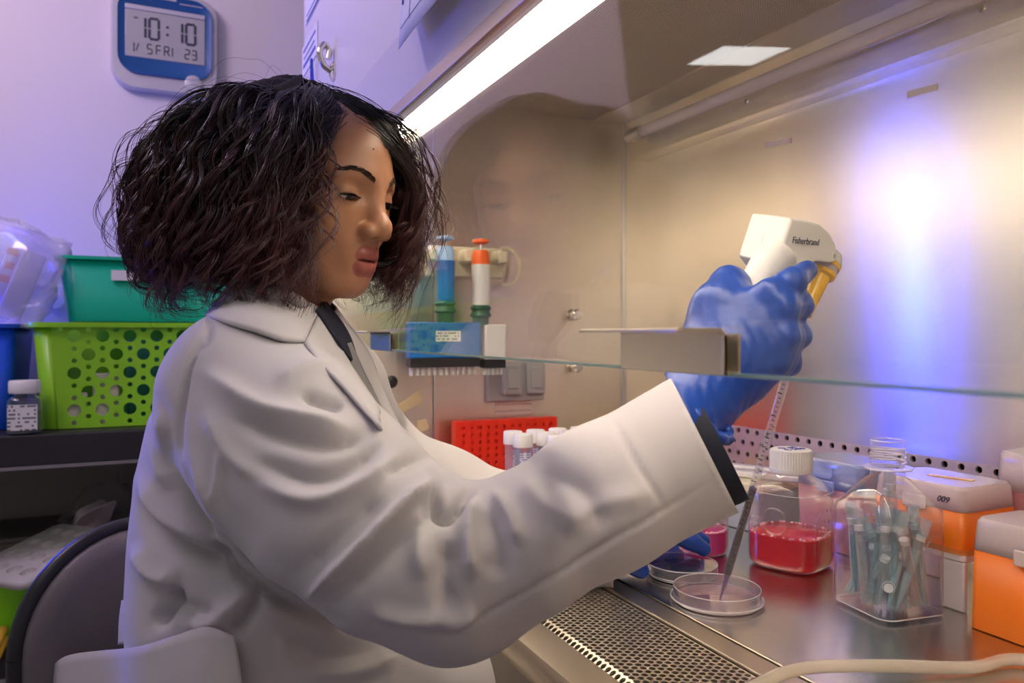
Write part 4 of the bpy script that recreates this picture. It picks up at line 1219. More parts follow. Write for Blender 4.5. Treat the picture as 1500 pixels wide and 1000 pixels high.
# bag of packets on the blue bin
def crumple(nu, nv, fn, amp, seed):
    r_ = np.random.RandomState(seed)
    g = r_.randn(nu + 1, nv + 1, 3)
    for _ in range(2):
        g = (g + np.roll(g, 1, 0) + np.roll(g, -1, 0) + np.roll(g, 1, 1) + np.roll(g, -1, 1)) / 3.0
    V, F = [], []
    for i in range(nu + 1):
        for j in range(nv + 1):
            V.append(np.array(fn(i / nu, j / nv)) + g[i, j] * amp)
    for i in range(nu):
        for j in range(nv):
            a = i * (nv + 1) + j
            F.append((a, a + nv + 1, a + nv + 2, a + 1))
    return V, F
bp = P(20, 468, 1.60)
bag = empty('plastic_bag', tuple(bp))
tag(bag, 'clear plastic bag of packets sitting in the blue bin', 'bag')
def q3(px, py, d):
    return P(px, py, d) - bp
A, B_, Cc, D_ = q3(-60, 300, 1.62), q3(108, 352, 1.62), q3(62, 476, 1.58), q3(-70, 476, 1.56)
V, F = crumple(10, 12, lambda u, v: (A * (1 - u) + B_ * u) * (1 - v) + (D_ * (1 - u) + Cc * u) * v + np.array([0.05 * math.sin(math.pi * min(1, v * 1.2)) * math.sin(math.pi * u), 0, 0]), 0.006, 3)
mesh_obj('bag_front', V, F, M['film'], bag, solid=0.0006, angle=0)
V, F = crumple(10, 12, lambda u, v: (A * (1 - u) + B_ * u) * (1 - v) + (D_ * (1 - u) + Cc * u) * v + np.array([-0.07 * math.sin(math.pi * min(1, v * 1.2)) * math.sin(math.pi * u) - 0.012, 0, 0]), 0.006, 4)
mesh_obj('bag_back', V, F, M['film'], bag, solid=0.0006, angle=0)
M['packet_red'] = print_mat('packet_print', (0.72, 0.62, 0.70), (0.75, 0.15, 0.12), 60, 34, 0.45)
M['packet_white'] = mat('packet_white', (0.75, 0.72, 0.80), 0.5)
for k, (x, y, d, a, m) in enumerate(((-8, 420, 1.63, 0.20, 'packet_white'), (12, 415, 1.615, 0.28, 'packet_red'), (32, 418, 1.60, 0.34, 'packet_white'))):
    c_ = P(x, y, d)
    o = MB().rbox((0, 0, 0), (0.02, 0.045, 0.15), 0.006).build('packet', M[m], bevel=0.003)
    o.location = tuple(c_); o.rotation_euler = (-a, 0, 0.15)
    tag(o, ('white packet at the left edge inside the plastic bag', 'red-printed packet in the middle of the plastic bag', 'white packet at the right side of the plastic bag')[k], 'packet', 'packets in the plastic bag')

# lower shelf: lime pot, egg tray, clear lid, bags, yellow pads
lx = -1.80
gy0 = onX(2, 840, lx)[1]
gz1 = onX(30, 832, lx)[2]
pot = empty('plastic_pot', (lx - 0.075, onX(14, 840, lx)[1], zlow + 0.0))
tag(pot, 'bright lime plastic pot on the lower shelf under the tray', 'pot')
ph_ = gz1 - zlow
M['yellowpad'] = mat('yellow_pad', (0.85, 0.50, 0.06), 0.6, var=0.15, scale=30)
MB().lathe([(0.055, 0.002), (0.072, ph_ - 0.020), (0.079, ph_ - 0.020), (0.079, ph_), (0.075, ph_), (0.070, ph_ - 0.006), (0.053, 0.004)], 36, cap0=True, cap1=True).build('pot_wall', M['lime2'], pot, angle=35)
MB().lathe([(0.0795, ph_ - 0.020), (0.0815, ph_ - 0.017), (0.0815, ph_ - 0.003), (0.079, ph_)], 36).build('pot_rim', M['lime2'], pot, angle=35)
for k in range(2):
    o = MB().rbox((0, 0, 0.011), (0.16, 0.17, 0.020), 0.02, taper=0.97).build('yellow_pad', M['yellowpad'], bevel=0.006)
    o.location = (lx + 0.005 - 0.17 * 0, onX(-20, 940, lx)[1] - 0.05, zlow + 0.002 + k * 0.022)
    tag(o, ('lower folded yellow pad on the lower shelf', 'upper folded yellow pad below the lime pot')[k], 'pad', 'yellow pads on the lower shelf')
# moulded tray with cups, tilted on the pot
M['pulp'] = mat('grey_moulded_tray', (0.48, 0.46, 0.46), 0.55)
tl = empty('moulded_tray', tuple(P(62, 806, 1.56)))
tag(tl, 'grey moulded tray with round cups leaning on the lime pot', 'tray')
ex = P(128, 772, 1.66) - P(62, 806, 1.56); ex = ex / np.linalg.norm(ex)
q_ = P(30, 778, 1.66) - P(62, 806, 1.56); q_ = q_ - ex * q_.dot(ex); ey = q_ / np.linalg.norm(q_)
ez = np.cross(ex, ey); ez = ez if ez[2] > 0 else -ez
TM = np.stack([ex, ey, ez], 1)
hl = [(-0.075 + 0.05 * i, -0.055 + 0.0365 * j, 0.0150) for i in range(4) for j in range(4)]
V, F = plate_with_holes(rrect(0.215, 0.165, 0.015, 4), hl, 18)
mesh_obj('tray_top', np.c_[V, np.zeros(len(V))] @ TM.T, F, M['pulp'], tl, smooth=False, solid=0.002)
for x, y, r in hl:
    b = MB(); b.lathe([(r, 0.0), (r * 0.92, -0.008), (r * 0.6, -0.013), (0, -0.014)], 18, T=(x, y, 0))
    mesh_obj('tray_cup', np.array(b.v) @ TM.T, b.f, M['pulp'], tl, angle=60)
p_ = rrect(0.215, 0.165, 0.015, 4); p2 = rrect(0.225, 0.175, 0.018, 4)
b = MB().loft([np.c_[p_, np.zeros(len(p_))], np.c_[p2, np.full(len(p2), -0.016)]], True, False, False)
mesh_obj('tray_skirt', np.array(b.v) @ TM.T, b.f, M['pulp'], tl, solid=0.0015)
# clear plastic lid behind the tray
cl = empty('tray_cover', tuple(P(136, 765, 1.72)), rot=(0.35, -0.75, 0.3))
tag(cl, 'clear plastic tray lid leaning behind the moulded tray', 'lid')
p_ = rrect(0.115, 0.085, 0.02, 5); p2 = rrect(0.095, 0.066, 0.015, 5); p3 = rrect(0.125, 0.095, 0.022, 5)
MB().loft([np.c_[p3, np.zeros(len(p3))], np.c_[p_, np.zeros(len(p_))], np.c_[p2, np.full(len(p2), 0.022)]], True, False, True).build('lid_shell', M['frost'], cl, solid=0.001, angle=40)
MB().rbox((0, 0, 0.024), (0.05, 0.02, 0.004), 0.006).build('lid_boss', M['frost'], cl, bevel=0.001)
# crumpled film on the lower shelf
for k, (a, b, c, d, dd) in enumerate((((60, 760), (170, 690), (200, 760), (100, 800), 1.80), ((-10, 800), (60, 770), (90, 815), (10, 850), 1.72))):
    o0 = P(a[0], a[1], dd)
    pa, pb, pc, pd = [P(x, y, dd + o_) - o0 for (x, y), o_ in zip((a, b, c, d), (0, 0.05, 0, -0.06))]
    V, F = crumple(8, 8, lambda u, v: (pa * (1 - u) + pb * u) * (1 - v) + (pd * (1 - u) + pc * u) * v, 0.010, 9 + k)
    o = mesh_obj('plastic_film', V, F, M['film_grey'], solid=0.0006, angle=0)
    o.location = tuple(o0)
    tag(o, ('crumpled clear film behind the moulded tray', 'crumpled clear film at the left end of the moulded tray')[k], 'plastic film', 'crumpled film on the lower shelf')
# dark storage box under the tray film that carries it
o = empty('storage_crate', (-2.10, -0.12, zlow))
tag(o, 'dark brown crate at the back of the lower shelf', 'crate')
M['brownbox'] = mat('brown_crate', (0.19, 0.165, 0.15), 0.7)
b = MB().rbox((0, 0, 0.085), (0.20, 0.60, 0.165), 0.02, taper=0.96).build('crate_body', M['brownbox'], o, bevel=0.004)
MB().rbox((0, 0, 0.172), (0.21, 0.61, 0.010), 0.02).build('crate_lid', M['brownbox'], o, bevel=0.002)
# ------------------------------------------------------------------ implicit-surface modelling (for bodies and cloth)
f32 = np.float32
def smin(a, b, k):
    h = np.maximum(k - np.abs(a - b), 0) / k
    return np.minimum(a, b) - h * h * k * 0.25
def smax(a, b, k):
    return -smin(-a, -b, k)
def s_sphere(p, c, r):
    return np.sqrt(((p - np.asarray(c, f32)) ** 2).sum(1)) - r
def s_ell(p, c, r):
    q = (p - np.asarray(c, f32)) / np.asarray(r, f32)
    k0 = np.sqrt((q * q).sum(1))
    k1 = np.sqrt(((q / np.asarray(r, f32)) ** 2).sum(1)) + 1e-9
    return k0 * (k0 - 1) / k1
def s_cone(p, a, b, r0, r1):
    a = np.asarray(a, f32); b = np.asarray(b, f32)
    ba = b - a
    t = np.clip(((p - a) @ ba) / f32(ba @ ba), 0, 1)
    return np.sqrt(((p - a - t[:, None] * ba) ** 2).sum(1)) - (r0 + (r1 - r0) * t)
def s_chain(p, pts, rs, k=0.02):
    d = None
    for i in range(len(pts) - 1):
        q = s_cone(p, pts[i], pts[i + 1], rs[i], rs[i + 1])
        d = q if d is None else smin(d, q, k)
    return d

def sdf_mesh(fn, lo, hi, h, block=8, slack=1.7):
    lo = np.asarray(lo, float); hi = np.asarray(hi, float)
    nb = np.ceil((hi - lo) / (h * block)).astype(int)
    n = nb * block + 1
    f = np.empty(tuple(n), f32)
    bi = np.stack(np.meshgrid(*[np.arange(q) for q in nb], indexing='ij'), -1).reshape(-1, 3)
    bc = lo + (bi + 0.5) * block * h
    fb = fn(bc.astype(f32))
    near = np.abs(fb) < block * h * 0.87 * slack
    # fill everything with the block value, then refine near blocks
    big = np.repeat(np.repeat(np.repeat(fb.reshape(tuple(nb)), block, 0), block, 1), block, 2)
    f[:-1, :-1, :-1] = big
    f[-1] = f[-2]; f[:, -1] = f[:, -2]; f[:, :, -1] = f[:, :, -2]
    loc = np.stack(np.meshgrid(*[np.arange(block + 1)] * 3, indexing='ij'), -1).reshape(-1, 3)
    sel = bi[near]
    for s in range(0, len(sel), 256):
        gi = (sel[s:s + 256, None, :] * block + loc[None]).reshape(-1, 3)
        v = fn((lo + gi * h).astype(f32))
        f[gi[:, 0], gi[:, 1], gi[:, 2]] = v
    return surface_nets(f, lo, h)

def surface_nets(f, lo, h):
    s = f < 0
    c = [s[i:s.shape[0] - 1 + i, j:s.shape[1] - 1 + j, k:s.shape[2] - 1 + k] for i in (0, 1) for j in (0, 1) for k in (0, 1)]
    allin = c[0].copy(); anyin = c[0].copy()
    for q in c[1:]:
        allin &= q; anyin |= q
    act = anyin & ~allin
    idx = np.argwhere(act)
    vid = -np.ones(act.shape, np.int64)
    vid[tuple(idx.T)] = np.arange(len(idx))
    corners = np.array([(i, j, k) for i in (0, 1) for j in (0, 1) for k in (0, 1)])
    cv = np.stack([f[tuple((idx + co).T)] for co in corners], 1)
    acc = np.zeros((len(idx), 3)); cnt = np.zeros(len(idx))
    for a in range(8):
        for b in range(a + 1, 8):
            if np.abs(corners[a] - corners[b]).sum() != 1:
                continue
            m = (cv[:, a] < 0) != (cv[:, b] < 0)
            t = cv[m, a] / (cv[m, a] - cv[m, b])
            acc[m] += corners[a] + t[:, None] * (corners[b] - corners[a]); cnt[m] += 1
    V = lo + (idx + acc / cnt[:, None]) * h
    faces = []
    for ax in range(3):
        o1, o2 = (ax + 1) % 3, (ax + 2) % 3
        sl0 = [slice(None)] * 3; sl1 = [slice(None)] * 3
        sl0[ax] = slice(0, -1); sl1[ax] = slice(1, None)
        diff = s[tuple(sl0)] != s[tuple(sl1)]
        e = np.argwhere(diff)
        ok = (e[:, o1] > 0) & (e[:, o2] > 0) & (e[:, o1] < f.shape[o1] - 1) & (e[:, o2] < f.shape[o2] - 1)
        e = e[ok]
        d1 = np.zeros(3, int); d1[o1] = 1
        d2 = np.zeros(3, int); d2[o2] = 1
        q = [vid[tuple((e - d1 - d2).T)], vid[tuple((e - d2).T)], vid[tuple(e.T)], vid[tuple((e - d1).T)]]
        q = np.stack(q, 1)
        ins = s[tuple(e.T)]
        q[~ins] = q[~ins][:, ::-1]
        faces.append(q)
    F = np.concatenate(faces)
    F = F[(F >= 0).all(1)]
    return V, F

def drop_faces(V, F, keep):
    F = F[keep]
    u = np.unique(F)
    m = -np.ones(len(V), np.int64); m[u] = np.arange(len(u))
    return V[u], m[F]

def lap_smooth(V, F, it=2, lam=0.5):
    e = np.concatenate([F[:, [0, 1]], F[:, [1, 2]], F[:, [2, 3]], F[:, [3, 0]]])
    for _ in range(it):
        acc = np.zeros_like(V); cnt = np.zeros(len(V))
        for a, b in ((0, 1), (1, 0)):
            for q in range(3):
                acc[:, q] += np.bincount(e[:, a], V[e[:, b], q], len(V))
            cnt += np.bincount(e[:, a], minlength=len(V))
        V = V + lam * (acc / np.maximum(cnt, 1)[:, None] - V)
    return V

def vnormals(V, F):
    n = np.cross(V[F[:, 2]] - V[F[:, 0]], V[F[:, 3]] - V[F[:, 1]])
    out = np.zeros_like(V)
    for j in range(4):
        for q in range(3):
            out[:, q] += np.bincount(F[:, j], n[:, q], len(V))
    return out / (np.linalg.norm(out, axis=1, keepdims=True) + 1e-12)

# ------------------------------------------------------------------ materials of the person
def skin_mat():
    m, nt, b = new_mat('skin')
    N, L = nt.nodes, nt.links
    at = N.new('ShaderNodeAttribute'); at.attribute_name = 'lip'
    nz = N.new('ShaderNodeTexNoise'); nz.inputs['Scale'].default_value = 14; nz.inputs['Detail'].default_value = 4
    tc = N.new('ShaderNodeTexCoord'); L.new(tc.outputs['Object'], nz.inputs['Vector'])
    m0 = N.new('ShaderNodeMix'); m0.data_type = 'RGBA'
    m0.inputs['A'].default_value = (0.37, 0.165, 0.082, 1); m0.inputs['B'].default_value = (0.47, 0.225, 0.12, 1)
    L.new(nz.outputs['Fac'], m0.inputs['Factor'])
    m1 = N.new('ShaderNodeMix'); m1.data_type = 'RGBA'
    L.new(m0.outputs['Result'], m1.inputs['A']); m1.inputs['B'].default_value = (0.32, 0.085, 0.065, 1)
    L.new(at.outputs['Fac'], m1.inputs['Factor']); L.new(m1.outputs['Result'], b.inputs['Base Color'])
    b.inputs['Roughness'].default_value = 0.42
    b.inputs['Subsurface Weight'].default_value = 0.12
    b.inputs['Subsurface Radius'].default_value = (0.010, 0.004, 0.002)
    b.inputs['Subsurface Scale'].default_value = 1.0
    n2 = N.new('ShaderNodeTexNoise'); n2.inputs['Scale'].default_value = 420; L.new(tc.outputs['Object'], n2.inputs['Vector'])
    bp = N.new('ShaderNodeBump'); bp.inputs['Strength'].default_value = 0.25; bp.inputs['Distance'].default_value = 0.0006
    L.new(n2.outputs['Fac'], bp.inputs['Height']); L.new(bp.outputs[0], b.inputs['Normal'])
    return m
M['skin'] = skin_mat()
def hair_mat():
    m, nt, b = new_mat('hair')
    N, L = nt.nodes, nt.links
    at = N.new('ShaderNodeAttribute'); at.attribute_name = 'tip'
    cr = N.new('ShaderNodeValToRGB')
    cr.color_ramp.elements[0].position = 0.25; cr.color_ramp.elements[0].color = (0.008, 0.006, 0.007, 1)
    cr.color_ramp.elements[1].position = 0.9; cr.color_ramp.elements[1].color = (0.10, 0.026, 0.027, 1)
    L.new(at.outputs['Fac'], cr.inputs[0]); L.new(cr.outputs[0], b.inputs['Base Color'])
    b.inputs['Roughness'].default_value = 0.28
    b.inputs['Specular IOR Level'].default_value = 0.8
    return m
M['hair'] = hair_mat()
M['hair_under'] = mat('hair_under_layer', (0.006, 0.004, 0.005), 0.7)
M['brow'] = mat('eyebrow_hair', (0.05, 0.026, 0.017), 0.7)
M['coat'] = mat('white_coat_cotton', (0.505, 0.480, 0.490), 0.85, var=0.04, scale=9, bump=0.25, bscale=900, bdist=0.0004, sheen=0.15)
M['glove'] = mat('blue_nitrile', (0.008, 0.055, 0.34), 0.36, var=0.10, scale=25, bump=0.35, bscale=60, bdist=0.0025)
M['navy'] = mat('navy_cloth', (0.012, 0.014, 0.030), 0.8, bump=0.3, bscale=700)
M['greycloth'] = mat('grey_cloth', (0.22, 0.21, 0.22), 0.85)
M['eye_white'] = mat('eye_white', (0.72, 0.66, 0.62), 0.12, coat=0.6)
M['iris'] = mat('dark_iris', (0.025, 0.012, 0.008), 0.1, coat=0.8)

# ------------------------------------------------------------------ the person
HD = 0.87
H0 = PC(460, 279, HD)                         # centre of the head, camera frame
psi, beta = math.radians(26), math.radians(10)
f0 = np.array([math.cos(psi), -math.sin(psi), 0.0]); l0 = np.array([math.sin(psi), math.cos(psi), 0.0]); u0 = np.array([0, 0, 1.0])
hf = f0 * math.cos(beta) - u0 * math.sin(beta)
hu = u0 * math.cos(beta) + f0 * math.sin(beta)
HM = np.stack([hf, l0, hu], 1)                # head-local -> camera frame
def head_to_world(v):
    return CW(np.asarray(v, float) @ HM.T + H0)

pbase = P(400, 700, 0.88)
person = empty('person', (pbase[0], pbase[1], 0.0))
tag(person, 'seated person with dark curly hair in a white lab coat and blue gloves, pipetting', 'person')
PINV = person.matrix_basis.inverted()
def ppart(name, V, F, m, parent=None, **kw):
    o = mesh_obj(name, V, F, m, parent or person, **kw)
    if parent is None:
        o.matrix_parent_inverse = Matrix.Translation((-pbase[0], -pbase[1], 0.0))
    return o

NECK = (H0 + 0) * 0
nb_c = PC(405, 500, 0.885)                    # base of the neck, camera frame
nb = (nb_c - H0) @ HM                         # in head frame
def head_sdf(p):
    ax = np.abs(p[:, 1])
    q = np.stack([p[:, 0], ax, p[:, 2]], 1)   # mirrored in y
    d = s_ell(p, (-0.015, 0, 0.030), (0.090, 0.073, 0.078))
    d = smin(d, s_ell(p, (0.022, 0, 0.020), (0.066, 0.060, 0.066)), 0.03)
    d = smin(d, s_ell(p, (0.020, 0, -0.020), (0.062, 0.058, 0.078)), 0.03)
    d = smin(d, s_ell(p, (0.030, 0, -0.062), (0.046, 0.043, 0.042)), 0.03)
    d = smin(d, s_sphere(p, (0.068, 0, -0.0935), 0.0150), 0.028)
    d = smin(d, s_cone(q, (-0.004, 0.050, -0.046), (0.056, 0.017, -0.094), 0.014, 0.013), 0.028)
    d = smin(d, s_sphere(q, (0.050, 0.037, -0.030), 0.022), 0.024)
    d = smin(d, s_cone(q, (0.0800, 0.010, 0.0185), (0.064, 0.044, 0.0165), 0.0075, 0.0075), 0.016)
    # muzzle
    d = smin(d, s_ell(p, (0.074, 0, -0.064), (0.0165, 0.024, 0.021)), 0.018)
    # eye sockets and lids
    d = smax(d, -s_ell(q, (0.093, 0.034, 0.0005), (0.014, 0.019, 0.0105)), 0.014)
    lid = s_sphere(q, (0.0672, 0.0325, -0.001), 0.0150)
    d = smin(d, lid, 0.0045)
    # nose
    d = smin(d, s_cone(p, (0.083, 0, 0.008), (0.0985, 0, -0.027), 0.0065, 0.0085), 0.013)
    d = smin(d, s_sphere(p, (0.0998, 0, -0.0330), 0.0115), 0.010)
    d = smin(d, s_ell(q, (0.0925, 0.0140, -0.0375), (0.0105, 0.0072, 0.0078)), 0.007)
    d = smax(d, -s_ell(q, (0.0985, 0.0070, -0.0462), (0.0050, 0.0034, 0.0050)), 0.004)
    # lips
    for a, b, r0, r1 in (((0.0905, 0.0030, -0.0608), (0.0875, 0.010, -0.0622), 0.0050, 0.0046), ((0.0875, 0.010, -0.0622), (0.0775, 0.0200, -0.0688), 0.0046, 0.0020)):
        d = smin(d, s_cone(q, a, b, r0, r1), 0.0035)
    for a, b, r0, r1 in (((0.0870, 0.0, -0.0772), (0.0845, 0.009, -0.0766), 0.0068, 0.0061), ((0.0845, 0.009, -0.0766), (0.0770, 0.0190, -0.0705), 0.0061, 0.0018)):
        d = smin(d, s_cone(q, a, b, r0, r1), 0.0035)
    d = smax(d, -s_ell(p, (0.0945, 0, -0.0693), (0.0125, 0.0215, 0.0013)), 0.0015)
    # eye opening: a downcast slit
    d = smax(d, -s_ell(q, (0.0840, 0.0345, -0.0052), (0.0120, 0.0130, 0.0036)), 0.0012)
    # ear
    d = smin(d, s_ell(q, (-0.012, 0.072, -0.010), (0.016, 0.007, 0.030)), 0.008)
    # neck and upper chest
    nk = s_cone(p, (-0.022, 0, -0.055), tuple(nb), 0.050, 0.056)
    d = smin(d, nk, 0.03)
    sh_n, sh_f = (PC(352, 575, 0.78) - H0) @ HM, (PC(500, 560, 1.0) - H0) @ HM
    d = smin(d, s_cone(p, tuple(sh_n), tuple(sh_f), 0.05, 0.05), 0.05)
    return d
V, F = sdf_mesh(head_sdf, (-0.16, -0.19, -0.30), (0.125, 0.19, 0.115), 0.0013)
V = lap_smooth(V, F, 2, 0.4)
ql = np.stack([V[:, 0], np.abs(V[:, 1]), V[:, 2]], 1).astype(f32)
dl = np.minimum(s_chain(ql, [(0.0905, 0.0, -0.0612), (0.0875, 0.010, -0.0624), (0.0775, 0.0200, -0.0688)], [0.0052, 0.0048, 0.0022]), s_chain(ql, [(0.0870, 0.0, -0.0772), (0.0845, 0.009, -0.0766), (0.0770, 0.0190, -0.0705)], [0.0068, 0.0062, 0.0020]))
dl = np.minimum(dl, s_cone(ql, (0.0890, 0.0, -0.0690), (0.0785, 0.0190, -0.0697), 0.0035, 0.001))
lip = np.clip(1.0 - (dl + 0.0008) / 0.0012, 0, 1)
ppart('body', head_to_world(V), F, M['skin'], angle=0, attrs={'lip': lip})

def surf_x(y, z):
    xs = np.linspace(0.12, 0.02, 200)
    v = head_sdf(np.stack([xs, np.full(200, y), np.full(200, z)], 1).astype(f32))
    i = np.argmax(v < 0)
    return xs[i]
gaze = np.array([0.90, 0.02, -0.40]); gaze /= np.linalg.norm(gaze)
for sy in (-1, 1):
    c = np.array([0.0672, 0.0325 * sy, -0.001])
    b = MB(); r = 0.0138
    rings = []
    for th in np.linspace(0.001, math.pi - 0.001, 17):
        a = np.arange(24) / 24 * 2 * math.pi
        rings.append(np.c_[r * math.sin(th) * np.cos(a), r * math.sin(th) * np.sin(a), np.full(24, r * math.cos(th))])
    b.loft(rings)
    eb = ppart('eyeball', head_to_world(np.array(b.v) + c), b.f, M['eye_white'])
    # iris: spherical cap round the gaze direction
    w = gaze
    t1 = np.cross(w, (0, 0, 1.0)); t1 /= np.linalg.norm(t1); t2 = np.cross(w, t1)
    b = MB(); rings = []
    for th in (0.02, 0.2, 0.38, 0.52):
        a = np.arange(24) / 24 * 2 * math.pi
        rr = 0.0141
        rings.append(c + rr * (math.cos(th) * w + math.sin(th) * (np.cos(a)[:, None] * t1 + np.sin(a)[:, None] * t2)))
    b.loft(rings, True, True, False)
    ppart('iris', head_to_world(b.v), b.f, M['iris'], eb)
    # eyebrow: short hairs along an arch
    rnd = np.random.RandomState(7 + sy)
    b = MB()
    for k in range(150):
        t = rnd.rand()
        y = 0.012 + 0.036 * t
        z = 0.0165 + 0.0085 * math.sin(math.pi * min(1, t * 1.15) * 0.72) - 0.004 * max(0, t - 0.7) + rnd.uniform(-1, 1) * 0.0036 * (1 - 0.6 * t)
        y2 = y + 0.0065; z2 = z + 0.0022 * (1 - 1.6 * t)
        p0 = np.array([surf_x(y * sy, z) + 0.0002, y * sy, z]); p1 = np.array([surf_x(y2 * sy, z2) + 0.0009, y2 * sy, z2])
        b.tube(np.array([p0, (p0 + p1) / 2 + (0.0005, 0, 0.0002), p1]), [0.00032, 0.00028, 0.00010], 3)
    ppart('eyebrow', head_to_world(b.v), b.f, M['brow'])
    # lashes along the upper lid
    b = MB()
    for k in range(34):
        t = k / 33.0
        y = 0.0225 + 0.0235 * t
        z = -0.0022 + 0.0012 * math.sin(math.pi * t) - 0.0010 * t
        yy = (y - 0.0325) / 0.0154
        x = 0.0672 + 0.0154 * math.sqrt(max(0.02, 1 - yy * yy - ((z + 0.001) / 0.0154) ** 2))
        p0 = np.array([x - 0.0003, y * sy, z]); out = np.array([0.7, sy * (t - 0.35) * 0.9, -0.30]); out /= np.linalg.norm(out)
        L_ = 0.0062 + 0.0030 * t
        b.tube(np.array([p0, p0 + out * L_ * 0.55 + (0, 0, -0.0003), p0 + out * L_ + (0, 0, 0.0008)]), [0.0006, 0.00042, 0.00012], 3)
    ppart('eyelashes', head_to_world(b.v), b.f, M['hair_under'])
mo = MB().lathe([(0, 0.0006), (0.0009, 0.0004), (0.0012, 0), (0, -0.0002)], 8)
mp_ = np.array([surf_x(-0.012, 0.050), -0.012, 0.050])
ppart('mole', head_to_world(np.array(mo.v) @ rotm(0, math.pi / 2).T + mp_), mo.f, M['hair_under'])

# ------------------------------------------------------------------ hair
HC = PC(446, 268, HD)                         # centre of the hair mass
HPHI = np.radians([35, 60, 90, 135, 180, 225, 270, 292, 311])
HTH = np.radians([0, 30, 60, 75, 90, 105, 120, 135, 150, 165])
HR = np.array([
    [.132, .126, .116, .120, .127, .135, .147, .165, .192, .20],
    [.132, .128, .122, .126, .132, .138, .147, .160, .180, .19],
    [.132, .131, .132, .135, .138, .142, .147, .155, .165, .18],
    [.132, .134, .142, .152, .162, .170, .175, .180, .183, .18],
    [.132, .137, .150, .166, .182, .191, .198, .203, .203, .20],
    [.132, .136, .148, .162, .175, .185, .192, .196, .196, .19],
    [.132, .131, .133, .137, .142, .147, .154, .164, .175, .18],
    [.132, .128, .123, .122, .124, .128, .137, .153, .174, .18],
    [.132, .124, .114, .109, .108, .110, .120, .143, .176, .18]])
HEND = np.radians([152, 150, 146, 141, 138, 140, 145, 151, 157])
def hair_R(phi, th):
    phi = np.clip(phi, HPHI[0], HPHI[-1]); th = np.clip(th, 0, HTH[-1])
    i = np.clip(np.searchsorted(HPHI, phi) - 1, 0, len(HPHI) - 2); j = np.clip(np.searchsorted(HTH, th) - 1, 0, len(HTH) - 2)
    a = (phi - HPHI[i]) / (HPHI[i + 1] - HPHI[i]); b = (th - HTH[j]) / (HTH[j + 1] - HTH[j])
    return (HR[i, j] * (1 - a) + HR[i + 1, j] * a) * (1 - b) + (HR[i, j + 1] * (1 - a) + HR[i + 1, j + 1] * a) * b
def hair_end(phi):
    return np.interp(phi, HPHI, HEND)
# head frame for the hair: yawed like the head, kept upright but centred on it
def dirv(phi, th):
    return (np.sin(th) * np.cos(phi))[..., None] * f0 + (np.sin(th) * np.sin(phi))[..., None] * l0 + np.cos(th)[..., None] * u0
def scalp_r(dv):
    """distance from HC to the skull along camera-frame direction dv"""
    q = dv @ HM
    off = (HC - H0) @ HM
    lo_, hi_ = np.zeros(len(q)), np.full(len(q), 0.16)
    for _ in range(14):
        mid = (lo_ + hi_) / 2
        p = (q * mid[:, None]) + off
        s = s_ell(p.astype(f32), (-0.015, 0, 0.030), (0.090, 0.073, 0.078))
        s = np.minimum(s, s_ell(p.astype(f32), (0.022, 0, 0.020), (0.066, 0.060, 0.066)))
        s = np.minimum(s, s_ell(p.astype(f32), (0.02, 0, -0.02), (0.062, 0.058, 0.078)))
        ins = s < 0
        lo_ = np.where(ins, mid, lo_); hi_ = np.where(ins, hi_, mid)
    return lo_
rs = np.random.RandomState(21)
SEGN = 30
tt = np.linspace(0, 1, SEGN)
def lock(ph0, th0, ph1, th1, layer, A, turns, phase, lift=1.0):
    """centre line of a lock in the camera frame relative to H0"""
    e = tt ** 0.85
    ph = ph0 + (ph1 - ph0) * np.clip(e * 1.5, 0, 1) ** 0.8
    th = th0 + (th1 - th0) * e
    dv = dirv(ph, th)
    sr = scalp_r(dv) + 0.002
    phc = np.where(ph < 0, ph + 2 * math.pi, ph)
    phc = np.where(phc > math.radians(335), math.radians(311), phc)
    R = hair_R(phc, th) * layer
    g = np.clip(tt * 3.2 * lift, 0, 1); g = g * g * (3 - 2 * g)
    rad = sr + np.maximum(R - sr, 0.004) * g
    pth = dv * rad[:, None]
    # curl
    tg = np.gradient(pth, axis=0); tg /= np.linalg.norm(tg, axis=1, keepdims=True) + 1e-9
    n1 = dv - tg * (dv * tg).sum(1, keepdims=True); n1 /= np.linalg.norm(n1, axis=1, keepdims=True) + 1e-9
    n2 = np.cross(tg, n1)
    am = A * np.clip((tt - 0.18) / 0.6, 0, 1) ** 1.1
    w = phase + 2 * math.pi * turns * tt ** 1.15
    return pth + am[:, None] * (np.cos(w)[:, None] * n1 * 0.8 + np.sin(w)[:, None] * n2), n1, n2
strands, tipv, rads = [], [], []
def add_strand(pth, r, t0=0.0):
    strands.append(pth); rads.append(r)
def hair_clump(ph0, th0, ph1, th1, layer, A, turns, n, spread, r=0.00042, length=1.0, lift=1.0):
    phase = rs.rand() * 2 * math.pi
    base, n1, n2 = lock(ph0, th0, ph1, th0 + (th1 - th0) * length, layer, A, turns, phase, lift)
    for k in range(n):
        o1, o2 = rs.randn(2)
        ln = rs.uniform(0.80, 1.0)
        tq = tt * ln
        b2 = np.stack([np.interp(tq, tt, base[:, q]) for q in range(3)], 1)
        sp = spread * (0.5 + 0.5 * np.cos(tt * 5.0 + 0.6)) + spread * 0.35
        wob = 0.0012 * rs.randn() * np.sin(tt * rs.uniform(6, 16) + rs.rand() * 6)
        s = b2 + n1 * (o1 * sp + wob)[:, None] + n2 * (o2 * sp)[:, None]
        add_strand(s, r * rs.uniform(0.7, 1.25))
D2R = math.radians
